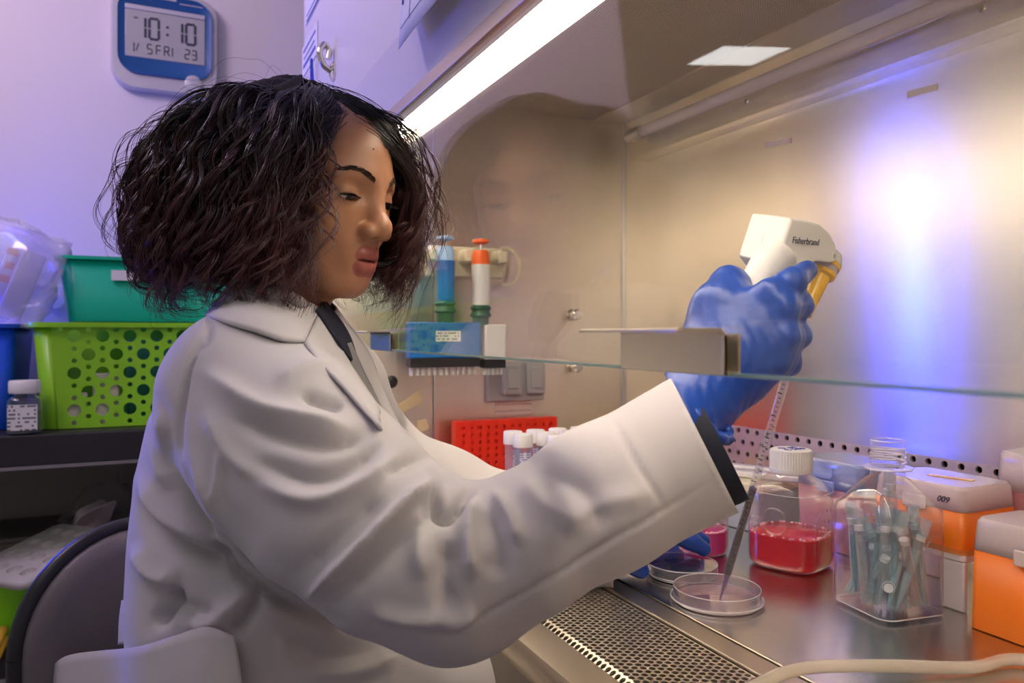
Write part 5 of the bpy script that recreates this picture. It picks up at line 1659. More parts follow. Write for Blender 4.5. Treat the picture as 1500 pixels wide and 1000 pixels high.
for c in range(560):
    ph1 = D2R(rs.uniform(35, 311))
    # root: nearer the crown or the part than the end
    th0 = D2R(rs.uniform(3, 80)) if rs.rand() < 0.75 else D2R(rs.uniform(60, 100))
    ph0 = ph1 + rs.randn() * 0.12
    if ph1 > D2R(285):
        th0 = D2R(rs.uniform(12, 62))
    if ph1 < D2R(55):
        th0 = D2R(rs.uniform(8, 50))
    layer = rs.uniform(0.82, 1.03)
    full = hair_end(ph1)
    length = rs.uniform(0.78, 1.04)
    A = rs.uniform(0.010, 0.023)
    if ph1 > D2R(290) or ph1 < D2R(45):
        A *= 0.8
    hair_clump(ph0, th0, ph1, full, layer, A, rs.uniform(2.0, 4.0), 10, 0.0025, r=0.00048, length=length)
# front: from the part, swept to the near side and to the far side
for c in range(64):
    ph0 = D2R(rs.uniform(-49, -14)); th0 = D2R(rs.uniform(8, 60))
    hair_clump(ph0 + 2 * math.pi, th0, D2R(rs.uniform(280, 311)), hair_end(D2R(290)), rs.uniform(0.9, 1.03), rs.uniform(0.004, 0.010), rs.uniform(1.6, 2.6), 11, 0.0036, length=rs.uniform(0.8, 1.0), lift=0.9)
for c in range(64):
    ph0 = D2R(rs.uniform(-12, 34)); th0 = D2R(rs.uniform(8, 60))
    hair_clump(ph0, th0, D2R(rs.uniform(37, 75)), hair_end(D2R(50)), rs.uniform(0.9, 1.06), rs.uniform(0.005, 0.012), rs.uniform(1.8, 3.0), 11, 0.0036, length=rs.uniform(0.8, 1.0), lift=0.9)
# loose curls: beside the cheek, off the far side, sticking out behind
for c in range(24):
    hair_clump(D2R(rs.uniform(300, 314)), D2R(rs.uniform(25, 60)), D2R(rs.uniform(306, 326)), D2R(rs.uniform(125, 157)), rs.uniform(1.0, 1.10), rs.uniform(0.008, 0.016), rs.uniform(2.0, 3.2), 5, 0.0022, length=rs.uniform(0.75, 1.02))
for c in range(14):
    hair_clump(D2R(rs.uniform(10, 34)), D2R(rs.uniform(25, 48)), D2R(rs.uniform(30, 42)), D2R(rs.uniform(120, 152)), rs.uniform(1.02, 1.22), rs.uniform(0.008, 0.016), rs.uniform(1.8, 3.0), 4, 0.0022, length=rs.uniform(0.75, 1.0))
for c in range(40):
    ph1 = D2R(rs.uniform(120, 260))
    hair_clump(ph1, D2R(rs.uniform(40, 90)), ph1 + rs.randn() * 0.1, hair_end(ph1), rs.uniform(1.03, 1.17), rs.uniform(0.012, 0.022), rs.uniform(1.4, 2.6), 4, 0.003, r=0.00036, length=rs.uniform(0.6, 1.0))
for c in range(90):
    ph1 = D2R(rs.uniform(35, 311))
    hair_clump(ph1, D2R(rs.uniform(5, 70)), ph1 + rs.randn() * 0.15, hair_end(ph1), rs.uniform(0.98, 1.13), rs.uniform(0.008, 0.022), rs.uniform(1.0, 2.2), 1, 0.0, r=0.00018, length=rs.uniform(0.4, 1.0), lift=1.3)
# tighter ringlets over the lower half
for c in range(70):
    ph1 = D2R(rs.uniform(195, 306))
    hair_clump(ph1, D2R(rs.uniform(35, 85)), ph1 + rs.randn() * 0.08, hair_end(ph1), rs.uniform(1.0, 1.06), rs.uniform(0.011, 0.019), rs.uniform(2.6, 4.4), 12, 0.0019, r=0.00046, length=rs.uniform(0.85, 1.04))
# baby hairs along the forehead
for c in range(40):
    ph0 = D2R(rs.uniform(-50, 30))
    hair_clump(ph0 + 2 * math.pi if ph0 < 0 else ph0, D2R(rs.uniform(54, 63)), (ph0 - 0.5 + 2 * math.pi) if ph0 < D2R(-10) else ph0 + 0.5, D2R(85), 0.90, 0.006, 1.2, 1, 0.0, r=0.00018, length=rs.uniform(0.5, 1.0), lift=0.5)
S = np.array(strands) + HC
nS = len(S)
tg = np.gradient(S, axis=1); tg /= np.linalg.norm(tg, axis=2, keepdims=True) + 1e-9
ref = np.broadcast_to(np.array([0.31, 0.87, 0.38]), tg.shape)
nn = np.cross(tg, ref); nn /= np.linalg.norm(nn, axis=2, keepdims=True) + 1e-9
bb_ = np.cross(tg, nn)
taper = np.interp(tt, [0, 0.1, 0.75, 1], [0.9, 1.0, 0.9, 0.25])
rr = np.array(rads)[:, None] * taper[None]
ring = [S + rr[..., None] * (math.cos(a) * nn + math.sin(a) * bb_) for a in (0, 2.0944, 4.18879)]
VV = np.stack(ring, 2).reshape(-1, 3)         # strand, seg, side
ii = np.arange(nS * SEGN * 3).reshape(nS, SEGN, 3)
FF = []
for k in range(3):
    k2 = (k + 1) % 3
    FF.append(np.stack([ii[:, :-1, k], ii[:, :-1, k2], ii[:, 1:, k2], ii[:, 1:, k]], -1).reshape(-1, 4))
FF = np.concatenate(FF)
tipa = np.repeat(np.broadcast_to(tt[None, :, None], (nS, SEGN, 3)).reshape(-1), 1)
hair = ppart('hair', CW(VV), FF, M['hair'], angle=0, attrs={'tip': tipa})
hair['label'] = 'shoulder-length dark curly hair with reddish brown ends'
# dark under-layer that gives the hair its body
nph, nth = 72, 34
V, F = [], []
pg = np.linspace(HPHI[0] + 0.03, HPHI[-1] - 0.10, nph)
for i, ph in enumerate(pg):
    the = hair_end(ph) * 0.97
    th = np.linspace(0.02, the, nth)
    dv = dirv(np.full(nth, ph), th)
    sr = scalp_r(dv)
    lump = 1 + 0.05 * np.sin(9 * ph + 5 * th) * np.sin(7 * th + 3 * ph)
    k = np.clip(th / D2R(60), 0, 1)
    rad = np.maximum(sr + 0.003, hair_R(np.full(nth, ph), th) * (0.86 - 0.06 * k) * lump)
    rad = np.where(th > the * 0.9, rad * (1 - (th - the * 0.9) / (the * 0.1) * 0.30), rad)
    V.append(dv * rad[:, None] + HC)
V = np.concatenate(V)
for i in range(nph - 1):
    for j in range(nth - 1):
        a = i * nth + j
        F.append((a, a + nth, a + nth + 1, a + 1))
ppart('hair_under_layer', CW(V), np.array(F), M['hair_under'], hair, angle=0, solid=0.003)
# scalp cap over the top of the forehead
V, F = [], []
pg = np.linspace(D2R(-52), D2R(36), 26); nth = 14
for ph in pg:
    lim = D2R(60) + D2R(5) * math.cos(3 * (ph + 0.2))
    th = np.linspace(0.02, lim, nth)
    dv = dirv(np.full(nth, ph), th)
    dpart = np.abs(ph + D2R(13)) * np.sin(th)
    V.append(dv * (scalp_r(dv) + 0.0015 + 0.004 * np.clip(dpart / 0.08, 0, 1) * np.clip((lim - th) / 0.25, 0, 1))[:, None] + HC)
V = np.concatenate(V)
for i in range(len(pg) - 1):
    for j in range(nth - 1):
        a = i * nth + j
        F.append((a, a + nth, a + nth + 1, a + 1))
ppart('hair_front_layer', CW(V), np.array(F), M['hair_under'], hair, angle=0, solid=0.001)
# ------------------------------------------------------------------ lab coat
def pc(*a):
    return tuple(PC(*a))
TL = [(455, 335, 465, .88, .10), (490, 305, 497, .88, .13), (530, 288, 515, .88, .155), (600, 250, 545, .88, .172), (680, 230, 568, .88, .180), (760, 221, 580, .88, .184), (850, 217, 580, .88, .190), (940, 222, 600, .88, .195), (1050, 205, 650, .88, .21), (1160, 200, 680, .88, .22)]
tu = np.array([(HOR - q[0]) / FPX * q[3] for q in TL])[::-1]
tc_ = np.array([((q[1] + q[2]) / 2 - 750) / FPX * q[3] for q in TL])[::-1]
ta_ = np.array([(q[2] - q[1]) / 2 / FPX * q[3] for q in TL])[::-1]
tb_ = np.array([q[4] for q in TL])[::-1]
NEAR = [pc(364, 584, .742), pc(420, 655, .708), pc(490, 726, .682), pc(575, 797, .664), pc(660, 838, .655)]
NEAR_R = [.082, .084, .080, .075, .0665]
FORE = [pc(660, 838, .655), pc(760, 800, .660), pc(880, 731, .670), pc(1060, 634, .692)]
FORE_R = [.0665, .0585, .0610, .0665]
FAR = [pc(495, 585, 1.01), pc(550, 690, 1.04), pc(640, 738, 1.03), pc(745, 775, .99), pc(925, 800, .96)]
FAR_R = [.066, .068, .073, .064, .052]
cuff_c = np.array(PC(1031, 650, .690)); cuff_n = np.array([0.894, -0.155, 0.447]); cuff_n /= np.linalg.norm(cuff_n)
fcuff_c = np.array(PC(905, 797, .962)); fcuff_n = np.array(FAR[4]) - np.array(FAR[3]); fcuff_n /= np.linalg.norm(fcuff_n)
HEMU = -0.50
def coat_sdf(p):
    u = p[:, 2]
    c = np.interp(u, tu, tc_).astype(f32); a = np.interp(u, tu, ta_).astype(f32); b = np.interp(u, tu, tb_).astype(f32)
    x = (p[:, 0] - c) / a; y = (p[:, 1] - 0.88) / b
    q = np.sqrt(x * x + y * y)
    d = (q - 1) * np.minimum(a, b)
    d = smax(d, u - f32(tu[-1]), 0.03)
    # shoulders
    d = smin(d, s_cone(p, pc(415, 505, .87), pc(358, 562, .765), .058, .066), 0.04)
    d = smin(d, s_cone(p, pc(430, 500, .90), pc(495, 560, 1.00), .055, .060), 0.04)
    near = s_chain(p, NEAR, NEAR_R, 0.02)
    fore = s_chain(p, FORE, FORE_R, 0.02)
    # pointed sag of cloth under the elbow
    fore = smin(fore, s_cone(p, pc(655, 905, .655), pc(700, 890, .655), .029, .030), 0.035)
    arm = smin(near, fore, 0.02)
    arm = np.maximum(arm, (p - cuff_c.astype(f32)) @ cuff_n.astype(f32))
    d = smin(d, arm, 0.022)
    fa = s_chain(p, FAR, FAR_R, 0.03)
    fa = np.maximum(fa, (p - fcuff_c.astype(f32)) @ fcuff_n.astype(f32))
    d = smin(d, fa, 0.02)
    # lap of the coat over the thighs
    lap = s_cone(p, pc(430, 1085, .82), pc(640, 1060, .82), .13, .10)
    lap = smin(lap, s_cone(p, pc(430, 1085, .96), pc(640, 1060, .96), .13, .10), 0.05)
    d = smin(d, lap, 0.05)
    d = np.maximum(d, f32(HEMU) - u)
    # neck opening
    d = np.maximum(d, -s_cone(p, pc(400, 500, .88), pc(425, 400, .87), .045, .062))
    return d
V, F = sdf_mesh(coat_sdf, (-0.56, 0.54, -0.52), (0.27, 1.16, 0.07), 0.0032)
fc = V[F].mean(1)
keep = ~((np.abs((fc - cuff_c) @ cuff_n) < 0.0018) & (np.linalg.norm(fc - cuff_c, axis=1) < 0.09))
keep &= ~((np.abs((fc - fcuff_c) @ fcuff_n) < 0.0018) & (np.linalg.norm(fc - fcuff_c, axis=1) < 0.08))
keep &= ~(fc[:, 2] < HEMU + 0.0016)
keep &= ~((s_cone(fc.astype(f32), pc(400, 500, .88), pc(425, 400, .87), .045, .062) < 0.0022) & (fc[:, 2] < 0.2))
V, F = drop_faces(V, F, keep)
ec = np.concatenate([F[:, [0, 1]], F[:, [1, 2]], F[:, [2, 3]], F[:, [3, 0]]]); ec.sort(axis=1)
ue, cnt_ = np.unique(ec, axis=0, return_counts=True)
bv = np.unique(ue[cnt_ == 1])
def snap(c_, n_, r_):
    s = bv[np.linalg.norm(V[bv] - c_, axis=1) < r_]
    V[s] -= ((V[s] - c_) @ n_)[:, None] * n_
V = lap_smooth(V, F, 3, 0.5)
snap(cuff_c, cuff_n, 0.085); snap(fcuff_c, fcuff_n, 0.07)
print('coat quads', len(F), 'hair quads', len(FF))
N_v = vnormals(V, F)
PX = 750 + FPX * V[:, 0] / V[:, 1]; PY = HOR - FPX * V[:, 2] / V[:, 1]
view = V / np.linalg.norm(V, axis=1, keepdims=True)
facing = np.clip(-(N_v * view).sum(1) * 2.0, 0, 1)
facing *= np.clip((0.93 - V[:, 1]) / 0.06, 0, 1)
FOLDS = [
    ([(264, 673), (285, 740), (312, 790), (342, 832), (390, 868), (444, 898), (500, 912)], -.012, 9),
    ([(272, 650), (306, 726), (345, 790), (385, 836), (430, 868)], .006, 13),
    ([(300, 545), (372, 592), (444, 614), (516, 629)], .008, 15),
    ([(335, 612), (420, 642), (492, 648), (545, 630)], -.008, 13),
    ([(440, 580), (474, 590), (505, 596)], -.008, 8),
    ([(370, 676), (456, 702), (516, 684), (562, 646)], -.008, 13),
    ([(380, 708), (455, 730), (525, 710), (585, 668)], .007, 15),
    ([(444, 882), (516, 814), (582, 748), (640, 702)], .012, 11),
    ([(475, 893), (548, 832), (612, 772), (642, 740)], -.008, 16),
    ([(430, 850), (500, 780), (560, 725)], -.006, 16),
    ([(636, 700), (640, 735), (648, 757), (660, 756), (676, 738), (692, 708)], -.013, 8),
    ([(618, 740), (612, 790), (622, 850)], .006, 16),
    ([(692, 722), (685, 790), (690, 850)], .009, 12),
    ([(660, 790), (652, 850), (662, 900)], -.009, 15),
    ([(640, 900), (672, 912), (700, 896)], .005, 14),
    ([(560, 700), (610, 672), (650, 662)], -.006, 10),
    ([(720, 715), (742, 752), (760, 800)], .006, 12),
    ([(540, 890), (600, 905), (650, 908)], .005, 12),
    ([(300, 600), (330, 660), (380, 700)], .004, 14),
    ([(240, 860), (270, 890), (330, 900)], -.006, 12),
    ([(400, 560), (450, 540), (500, 535)], .004, 14),
    ([(715, 745), (735, 800), (728, 850)], -.005, 18),
    ([(760, 700), (800, 740), (860, 760)], .004, 20),
    ([(790, 690), (850, 720), (885, 780)], -.005, 22),
    ([(820, 780), (880, 740), (960, 720)], .003, 18),
    ([(900, 615), (935, 680), (972, 742)], -.0022, 4),
    ([(560, 912), (643, 926), (668, 928), (770, 868), (882, 800), (1056, 697)], -.0030, 4),
    ([(310, 478), (280, 530), (266, 590), (261, 650), (264, 676)], -.005, 5),
    ([(306, 446), (306, 496), (291, 516)], -.003, 4),
    ([(200, 728), (240, 788), (294, 815), (338, 830)], -.013, 14),
    ([(192, 690), (240, 750), (300, 786), (335, 800)], .009, 15),
    ([(262, 858), (240, 898), (222, 918)], -.012, 10),
    ([(190, 800), (225, 838), (262, 852)], .008, 16),
    ([(386, 872), (342, 930)], -.010, 9),
    ([(366, 862), (315, 905), (280, 918)], .008, 15),
    ([(321, 660), (318, 738)], .003, 6),
    ([(235, 600), (230, 660), (250, 720)], .005, 18),
    ([(215, 560), (245, 620), (256, 690)], -.004, 14),
    ([(420, 930), (480, 960), (560, 950)], -.006, 16),
    ([(440, 990), (520, 985), (590, 960)], .006, 14),
]
disp = np.zeros(len(V))
for pts, amp, w in FOLDS:
    pl = smooth_path([(x, y, 0) for x, y in pts], max(12, 6 * len(pts)))[:, :2]
    box_ = (PX > pl[:, 0].min() - 3 * w) & (PX < pl[:, 0].max() + 3 * w) & (PY > pl[:, 1].min() - 3 * w) & (PY < pl[:, 1].max() + 3 * w)
    id_ = np.where(box_)[0]
    q = np.stack([PX[id_], PY[id_]], 1)
    best = np.full(len(id_), 1e9); bt = np.zeros(len(id_))
    m = len(pl) - 1
    for i in range(m):
        a, b = pl[i], pl[i + 1]
        ba = b - a
        t = np.clip(((q - a) @ ba) / (ba @ ba + 1e-9), 0, 1)
        dd = np.linalg.norm(q - a - t[:, None] * ba, axis=1)
        up_ = dd < best
        best = np.where(up_, dd, best); bt = np.where(up_, (i + t) / m, bt)
    tap = np.clip(np.minimum(bt, 1 - bt) * 4.5 + 0.12, 0, 1)
    disp[id_] += 1.55 * amp * (0.55 * np.exp(-(best / w) ** 2) + 0.45 * np.exp(-best / (0.6 * w))) * tap
# soft large-scale unevenness of the cloth
disp += 0.0022 * np.sin(V[:, 0] * 38 + 2 * np.sin(V[:, 2] * 21)) * np.sin(V[:, 2] * 33 + 1.7 * np.sin(V[:, 0] * 17)) * np.clip((1.1 - V[:, 1]) * 4, 0, 1)
V = V + N_v * (disp * np.where(disp != 0, np.maximum(facing, 0.15), 0))[:, None]
V = lap_smooth(V, F, 1, 0.3)
snap(cuff_c, cuff_n, 0.085); snap(fcuff_c, fcuff_n, 0.07)
coat = ppart('lab_coat', CW(V), F, M['coat'], angle=0, solid=0.0022)
coat['label'] = 'loose white cotton lab coat'

# sheets laid on the coat: collar, lapels, shirt front, back flap
def coat_depth(px, py, d0, d1=1.08):
    ds = np.arange(0.56, d1, 0.0025)
    p = np.stack([PC(px, py, d) for d in ds]).astype(f32)
    v = coat_sdf(p)
    i = np.argmax(v < 0)
    return ds[i] if v[i] < 0 else d0
def sheet(name, rowA, rowB, m, off, nu=28, nv=8, thick=0.002, bulge=0.0, project=True, parent=None):
    """strip between two pixel polylines (px, py, fallback depth)"""
    A = smooth_path(rowA, nu + 1); B = smooth_path(rowB, nu + 1)
    Vs, Fs = [], []
    for i in range(nu + 1):
        for j in range(nv + 1):
            t = j / nv
            x, y, d = A[i] * (1 - t) + B[i] * t
            if project:
                dd = coat_depth(x, y, d)
                dd = min(dd, d + 0.03) if abs(dd - d) < 0.12 else d
            else:
                dd = d
            Vs.append(PC(x, y, dd - off - bulge * math.sin(math.pi * t)))
    Vs = np.array(Vs)
    for i in range(nu):
        for j in range(nv):
            a = i * (nv + 1) + j
            Fs.append((a, a + 1, a + nv + 2, a + nv + 1))
    Fs = np.array(Fs)
    Vs = lap_smooth(Vs, Fs, 1, 0.3)
    return ppart(name, CW(Vs), Fs, m, parent or coat, angle=0, solid=thick, offset=0.0)
sheet('shirt_front', [(462, 452, .82), (484, 486, .815), (502, 512, .825), (514, 530, .84)], [(476, 440, .87), (500, 470, .875), (514, 495, .875), (522, 520, .87)], M['navy'], 0.004, 16, 6, project=False, parent=person).matrix_parent_inverse = Matrix.Translation((-pbase[0], -pbase[1], 0.0))
sheet('undershirt', [(500, 505, .845), (520, 548, .845), (552, 604, .85)], [(514, 500, .86), (534, 545, .865), (560, 600, .87)], M['greycloth'], 0.008, 14, 4, project=False, parent=person).matrix_parent_inverse = Matrix.Translation((-pbase[0], -pbase[1], 0.0))
# far lapel
sheet('far_lapel', [(468, 440, .87), (512, 480, .90), (541, 519, .91), (554, 556, .91), (578, 610, .90), (606, 655, .88)], [(476, 452, .865), (508, 500, .875), (530, 545, .88), (548, 580, .88), (566, 620, .87), (590, 660, .85)], M['coat'], 0.004, 24, 5, 0.004, 0.006, False)
# near lapel
sheet('near_lapel', [(468, 452, .815), (500, 511, .805), (528, 556, .80), (562, 609, .80), (580, 648, .79)], [(446, 502, .76), (469, 534, .745), (500, 566, .74), (535, 604, .75), (574, 648, .78)], M['coat'], 0.009, 28, 10, 0.003, 0.004)
# collar folded round the neck
sheet('collar', [(318, 440, .83), (342, 415, .81), (385, 412, .80), (430, 428, .80), (469, 452, .815)], [(300, 462, .80), (330, 474, .765), (372, 486, .745), (412, 499, .74), (446, 502, .755)], M['coat'], 0.006, 26, 10, 0.003, 0.010)
# back half-belt and skirt spreading over the chair
sheet('coat_skirt', [(72, 978, .96), (98, 958, .93), (140, 951, .89), (190, 946, .82), (225, 938, .77), (262, 926, .735), (303, 915, .712), (345, 930, .70)], [(80, 1130, .95), (110, 1160, .92), (160, 1175, .87), (200, 1180, .80), (240, 1180, .755), (280, 1180, .73), (330, 1180, .715), (385, 1180, .71)], M['coat'], 0.012, 44, 14, 0.003, 0.010)
sheet('skirt_pleat', [(180, 878, .86), (176, 905, .86), (174, 945, .86)], [(186, 878, .84), (192, 910, .82), (196, 942, .81)], M['coat'], 0.0, 12, 6, 0.003, 0.004, False)

# shirt cuff showing under the coat cuff
ax_ = cuff_n; t1 = np.cross(ax_, (0, 1.0, 0)); t1 /= np.linalg.norm(t1); t2 = np.cross(ax_, t1)
b = MB(); rings = []
dn = np.array([0.18, 0.0, -0.80]); dn = dn - ax_ * dn.dot(ax_)
a = np.arange(32) / 32 * 2 * math.pi
for s_, r_ in ((-0.04, 0.047), (-0.01, 0.050), (0.006, 0.0505), (0.0135, 0.050), (0.0135, 0.048), (-0.01, 0.047)):
    rings.append(cuff_c + ax_ * s_ + dn * 0.012 + r_ * (np.cos(a)[:, None] * t1 + np.sin(a)[:, None] * t2))
b.loft(rings, True, False, False)
ppart('shirt_cuff', CW(np.array(b.v)), b.f, M['navy'], angle=50)

# ------------------------------------------------------------------ gloves
def glove_near(p):
    d = s_chain(p, [pc(985, 625, .690), pc(1030, 575, .722), pc(1062, 520, .742)], [.037, .034, .036], 0.02)
    d = smin(d, s_cone(p, pc(1058, 520, .745), pc(1075, 470, .752), .040, .036), 0.03)
    d = smin(d, s_cone(p, pc(1085, 520, .738), pc(1118, 505, .735), .038, .031), 0.03)
    d = smin(d, s_cone(p, pc(1052, 450, .752), pc(1068, 415, .770), .026, .017), 0.02)
    # thumb round the far side of the handle
    d = smin(d, s_chain(p, [pc(1068, 418, .772), pc(1100, 420, .805), pc(1136, 412, .822)], [.0165, .0135, .0105], 0.008), 0.012)
    fing = [
        ([pc(1085, 470, .735), pc(1128, 432, .722), pc(1160, 412, .728), pc(1182, 396, .752)], [.024, .0150, .0128, .0100]),
        ([pc(1098, 485, .728), pc(1145, 452, .716), pc(1171, 447, .737), pc(1158, 448, .772)], [.024, .0150, .0125, .0105]),
        ([pc(1100, 512, .726), pc(1146, 492, .714), pc(1168, 491, .738), pc(1150, 490, .772)], [.024, .0150, .0125, .0105]),
        ([pc(1092, 540, .728), pc(1132, 530, .718), pc(1154, 532, .738), pc(1136, 528, .768)], [.022, .0140, .0118, .0100])]
    for pts, rs_ in fing:
        d = smin(d, s_chain(p, pts, rs_, 0.006), 0.0085)
    # wrinkles across the fist
    d = d + 0.0004 * np.sin(p[:, 0] * 330 + 3 * np.sin(p[:, 2] * 90)) * np.sin(p[:, 2] * 150 - p[:, 1] * 210 + 2 * np.sin(p[:, 0] * 130))
    # cut cuff
    return np.maximum(d, -((p - np.asarray(PC(1002, 610, .70), f32)) @ cuff_n.astype(f32)))
V, F = sdf_mesh(glove_near, (0.12, 0.62, -0.14), (0.35, 0.87, 0.10), 0.0018)
fc = V[F].mean(1)
V, F = drop_faces(V, F, ~(np.abs((fc - PC(1002, 610, .70)) @ cuff_n) < 0.001))
V = lap_smooth(V, F, 2, 0.4)
g = ppart('glove', CW(V), F, M['glove'], angle=0, solid=0.0008)
# rolled edge of the glove cuff peeking out below the wrist
b = MB().tube(smooth_path([PC(1015, 600, .665), PC(1035, 625, .665), PC(1056, 642, .672), PC(1066, 640, .69), PC(1062, 622, .70)], 24), [0.004 + 0.0025 * abs(math.sin(i * 0.7)) for i in range(24)], 10)
ppart('rolled_cuff', CW(np.array(b.v)), b.f, M['glove'], g, angle=60)

def glove_far(p):
    d = s_chain(p, [pc(885, 800, .968), pc(915, 790, .985), pc(940, 782, 1.0)], [.033, .030, .028], 0.02)
    d = smin(d, s_cone(p, pc(935, 785, 1.0), pc(955, 780, 1.02), .026, .024), 0.02)
    for pts, rs_ in (
        ([pc(955, 778, .985), pc(985, 782, .972), pc(1012, 792, .966), pc(1031, 804, .962)], [.015, .0118, .0108, .0092]),
        ([pc(960, 772, 1.01), pc(990, 776, 1.0), pc(1014, 784, .995), pc(1030, 792, .992)], [.015, .0118, .0108, .0092]),
        ([pc(958, 770, 1.03), pc(986, 776, 1.025), pc(1006, 786, 1.02), pc(1018, 793, 1.02)], [.015, .0112, .0104, .009]),
        ([pc(955, 772, 1.045), pc(978, 780, 1.045), pc(994, 788, 1.045)], [.013, .0100, .0085]),
        ([pc(905, 800, .965), pc(920, 815, .948), pc(931, 828, .944), pc(940, 836, .944)], [.018, .0130, .0118, .0098])):
        d = smin(d, s_chain(p, pts, rs_, 0.006), 0.008)
    return d
V, F = sdf_mesh(glove_far, (0.06, 0.88, -0.34), (0.30, 1.10, -0.20), 0.0018)
V = lap_smooth(V, F, 2, 0.4)
ppart('glove', CW(V), F, M['glove'], angle=0)

# ------------------------------------------------------------------ trousers and shoes
def legs(p):
    d = None
    for dd in (.80, .97):
        q = s_chain(p, [pc(380, 1110, .88) if False else tuple(np.array([-.30, dd, -.47])), (0.10, dd - 0.01, -.47), (0.06, dd - 0.01, -.78), (0.05, dd - 0.01, -.97)], [.085, .062, .055, .05], 0.04)
        d = q if d is None else smin(d, q, 0.04)
    d = smin(d, s_cone(p, (-.31, .80, -.45), (-.31, .97, -.45), .10, .10), 0.04)
    return d
V, F = sdf_mesh(legs, (-.45, .65, -1.05), (.22, 1.12, -.33), 0.008)
M['trouser'] = mat('black_trousers', (0.012, 0.012, 0.014), 0.8)
ppart('trousers', CW(V), F, M['trouser'], angle=0)
for dd in (.79, .96):
    def shoe(p):
        q = s_cone(p, (.04, dd, -1.015), (.20, dd, -1.03), .050, .040)
        return np.maximum(smin(q, s_cone(p, (.04, dd, -1.0), (.04, dd, -.95), .045, .045), 0.02), -(p[:, 2] + f32(1.069)))
    V, F = sdf_mesh(shoe, (-.04, dd - .09, -1.09), (.28, dd + .09, -.86), 0.007)
    ppart('shoe', CW(V), F, M['black'], angle=0)

# ------------------------------------------------------------------ chair
M['vinyl'] = mat('grey_vinyl', (0.17, 0.145, 0.145), 0.33, var=0.05, scale=30, bump=0.35, bscale=420, bdist=0.0012)
ch0 = P(300, 1000, 0.93)
ch = empty('office_chair', (ch0[0], ch0[1], 0.0))
tag(ch, 'grey vinyl chair with black edging behind the person', 'chair')
def chp(name, V, F, m, parent=None, **kw):
    o = mesh_obj(name, V, F, m, parent or ch, **kw)
    if parent is None:
        o.matrix_parent_inverse = Matrix.Translation((-ch0[0], -ch0[1], 0.0))
    return o
el = np.array([-0.605, 0.93, 0.0]); ev = np.array([0.76, 0.65, 0.0]); nv_ = np.array([0.65, -0.76, 0.0])
BW, top_, bot_ = 0.44, -0.258, -0.62
outl = []
rc = 0.135
for a in np.linspace(180, 90, 12):
    outl.append((rc + rc * math.cos(D2R(a)), top_ - rc + rc * math.sin(D2R(a))))
for a in np.linspace(90, 0, 12):
    outl.append((BW - rc + rc * math.cos(D2R(a)), top_ - rc + rc * math.sin(D2R(a))))
for a in np.linspace(0, -90, 8):
    outl.append((BW - 0.06 + 0.06 * math.cos(D2R(a)), bot_ + 0.06 + 0.06 * math.sin(D2R(a))))
for a in np.linspace(-90, -180, 8):
    outl.append((0.06 + 0.06 * math.cos(D2R(a)), bot_ + 0.06 + 0.06 * math.sin(D2R(a))))
outl = np.array(outl)
cen = np.array([BW / 2, (top_ + bot_) / 2])
def bk(s2, dep):
    q = cen + (outl - cen) * s2 if np.isscalar(s2) else outl
    curve = -0.035 * (1 - ((q[:, 0] - BW / 2) / (BW / 2)) ** 2)
    return el + q[:, :1] * ev + np.c_[np.zeros((len(q), 2)), q[:, 1]] + (dep + curve)[:, None] * nv_
pad = MB().loft([bk(0.985, np.full(len(outl), 0.0)), bk(0.985, np.full(len(outl), 0.018)), bk(0.95, np.full(len(outl), 0.030)), bk(0.86, np.full(len(outl), 0.037)), bk(0.5, np.full(len(outl), 0.041)), bk(0.05, np.full(len(outl), 0.042))], True, True, True)
pd = chp('backrest_pad', CW(np.array(pad.v)), pad.f, M['vinyl'], angle=60)
path = bk(1.0, np.full(len(outl), 0.010)); path = np.vstack([path, path[:1]])
b = MB().tube(path, 0.0105, 10, cap=False)
chp('edge_trim', CW(np.array(b.v)), b.f, M['rubber'], angle=0)
shell = MB().loft([bk(1.0, np.full(len(outl), 0.004)), bk(1.0, np.full(len(outl), -0.006)), bk(0.9, np.full(len(outl), -0.018)), bk(0.1, np.full(len(outl), -0.022))], True, True, True)
chp('backrest_shell', CW(np.array(shell.v)), shell.f, M['black'], angle=60)
sc_ = np.array([-0.27, 0.90])
sp_ = rrect(0.46, 0.44, 0.10, 6)
seat = MB().loft([np.c_[sp_ * 0.94 + sc_, np.full(len(sp_), -0.665)], np.c_[sp_ + sc_, np.full(len(sp_), -0.645)], np.c_[sp_ + sc_, np.full(len(sp_), -0.615)], np.c_[sp_ * 0.94 + sc_, np.full(len(sp_), -0.595)], np.c_[sp_ * 0.4 + sc_, np.full(len(sp_), -0.592)]], True, True, True)
chp('seat', CW(np.array(seat.v)), seat.f, M['vinyl'], angle=60)
b = MB().tube([(-0.47, 0.98, -0.66), (-0.50, 1.02, -0.60), (-0.50, 1.03, -0.45)], 0.016, 8)
chp('back_support', CW(np.array(b.v)), b.f, M['black'])
b = MB().tube([(sc_[0], sc_[1], -0.665), (sc_[0], sc_[1], -1.0)], 0.028, 14)
chp('pedestal', CW(np.array(b.v)), b.f, M['chrome'])
for k in range(5):
    a = k * 2 * math.pi / 5
    e_ = np.array([sc_[0] + 0.27 * math.cos(a), sc_[1] + 0.27 * math.sin(a), -1.02])
    b = MB().tube([(sc_[0], sc_[1], -0.985), tuple(e_)], [0.022, 0.016], 8)
    lg = chp('leg', CW(np.array(b.v)), b.f, M['black'])
    b = MB().lathe([(0.0, -0.011), (0.020, -0.011), (0.024, -0.006), (0.024, 0.006), (0.020, 0.011), (0, 0.011)], 14, rotm(math.pi / 2, 0, a), (e_[0], e_[1], -1.045))
    chp('caster', CW(np.array(b.v)), b.f, M['black'], lg)

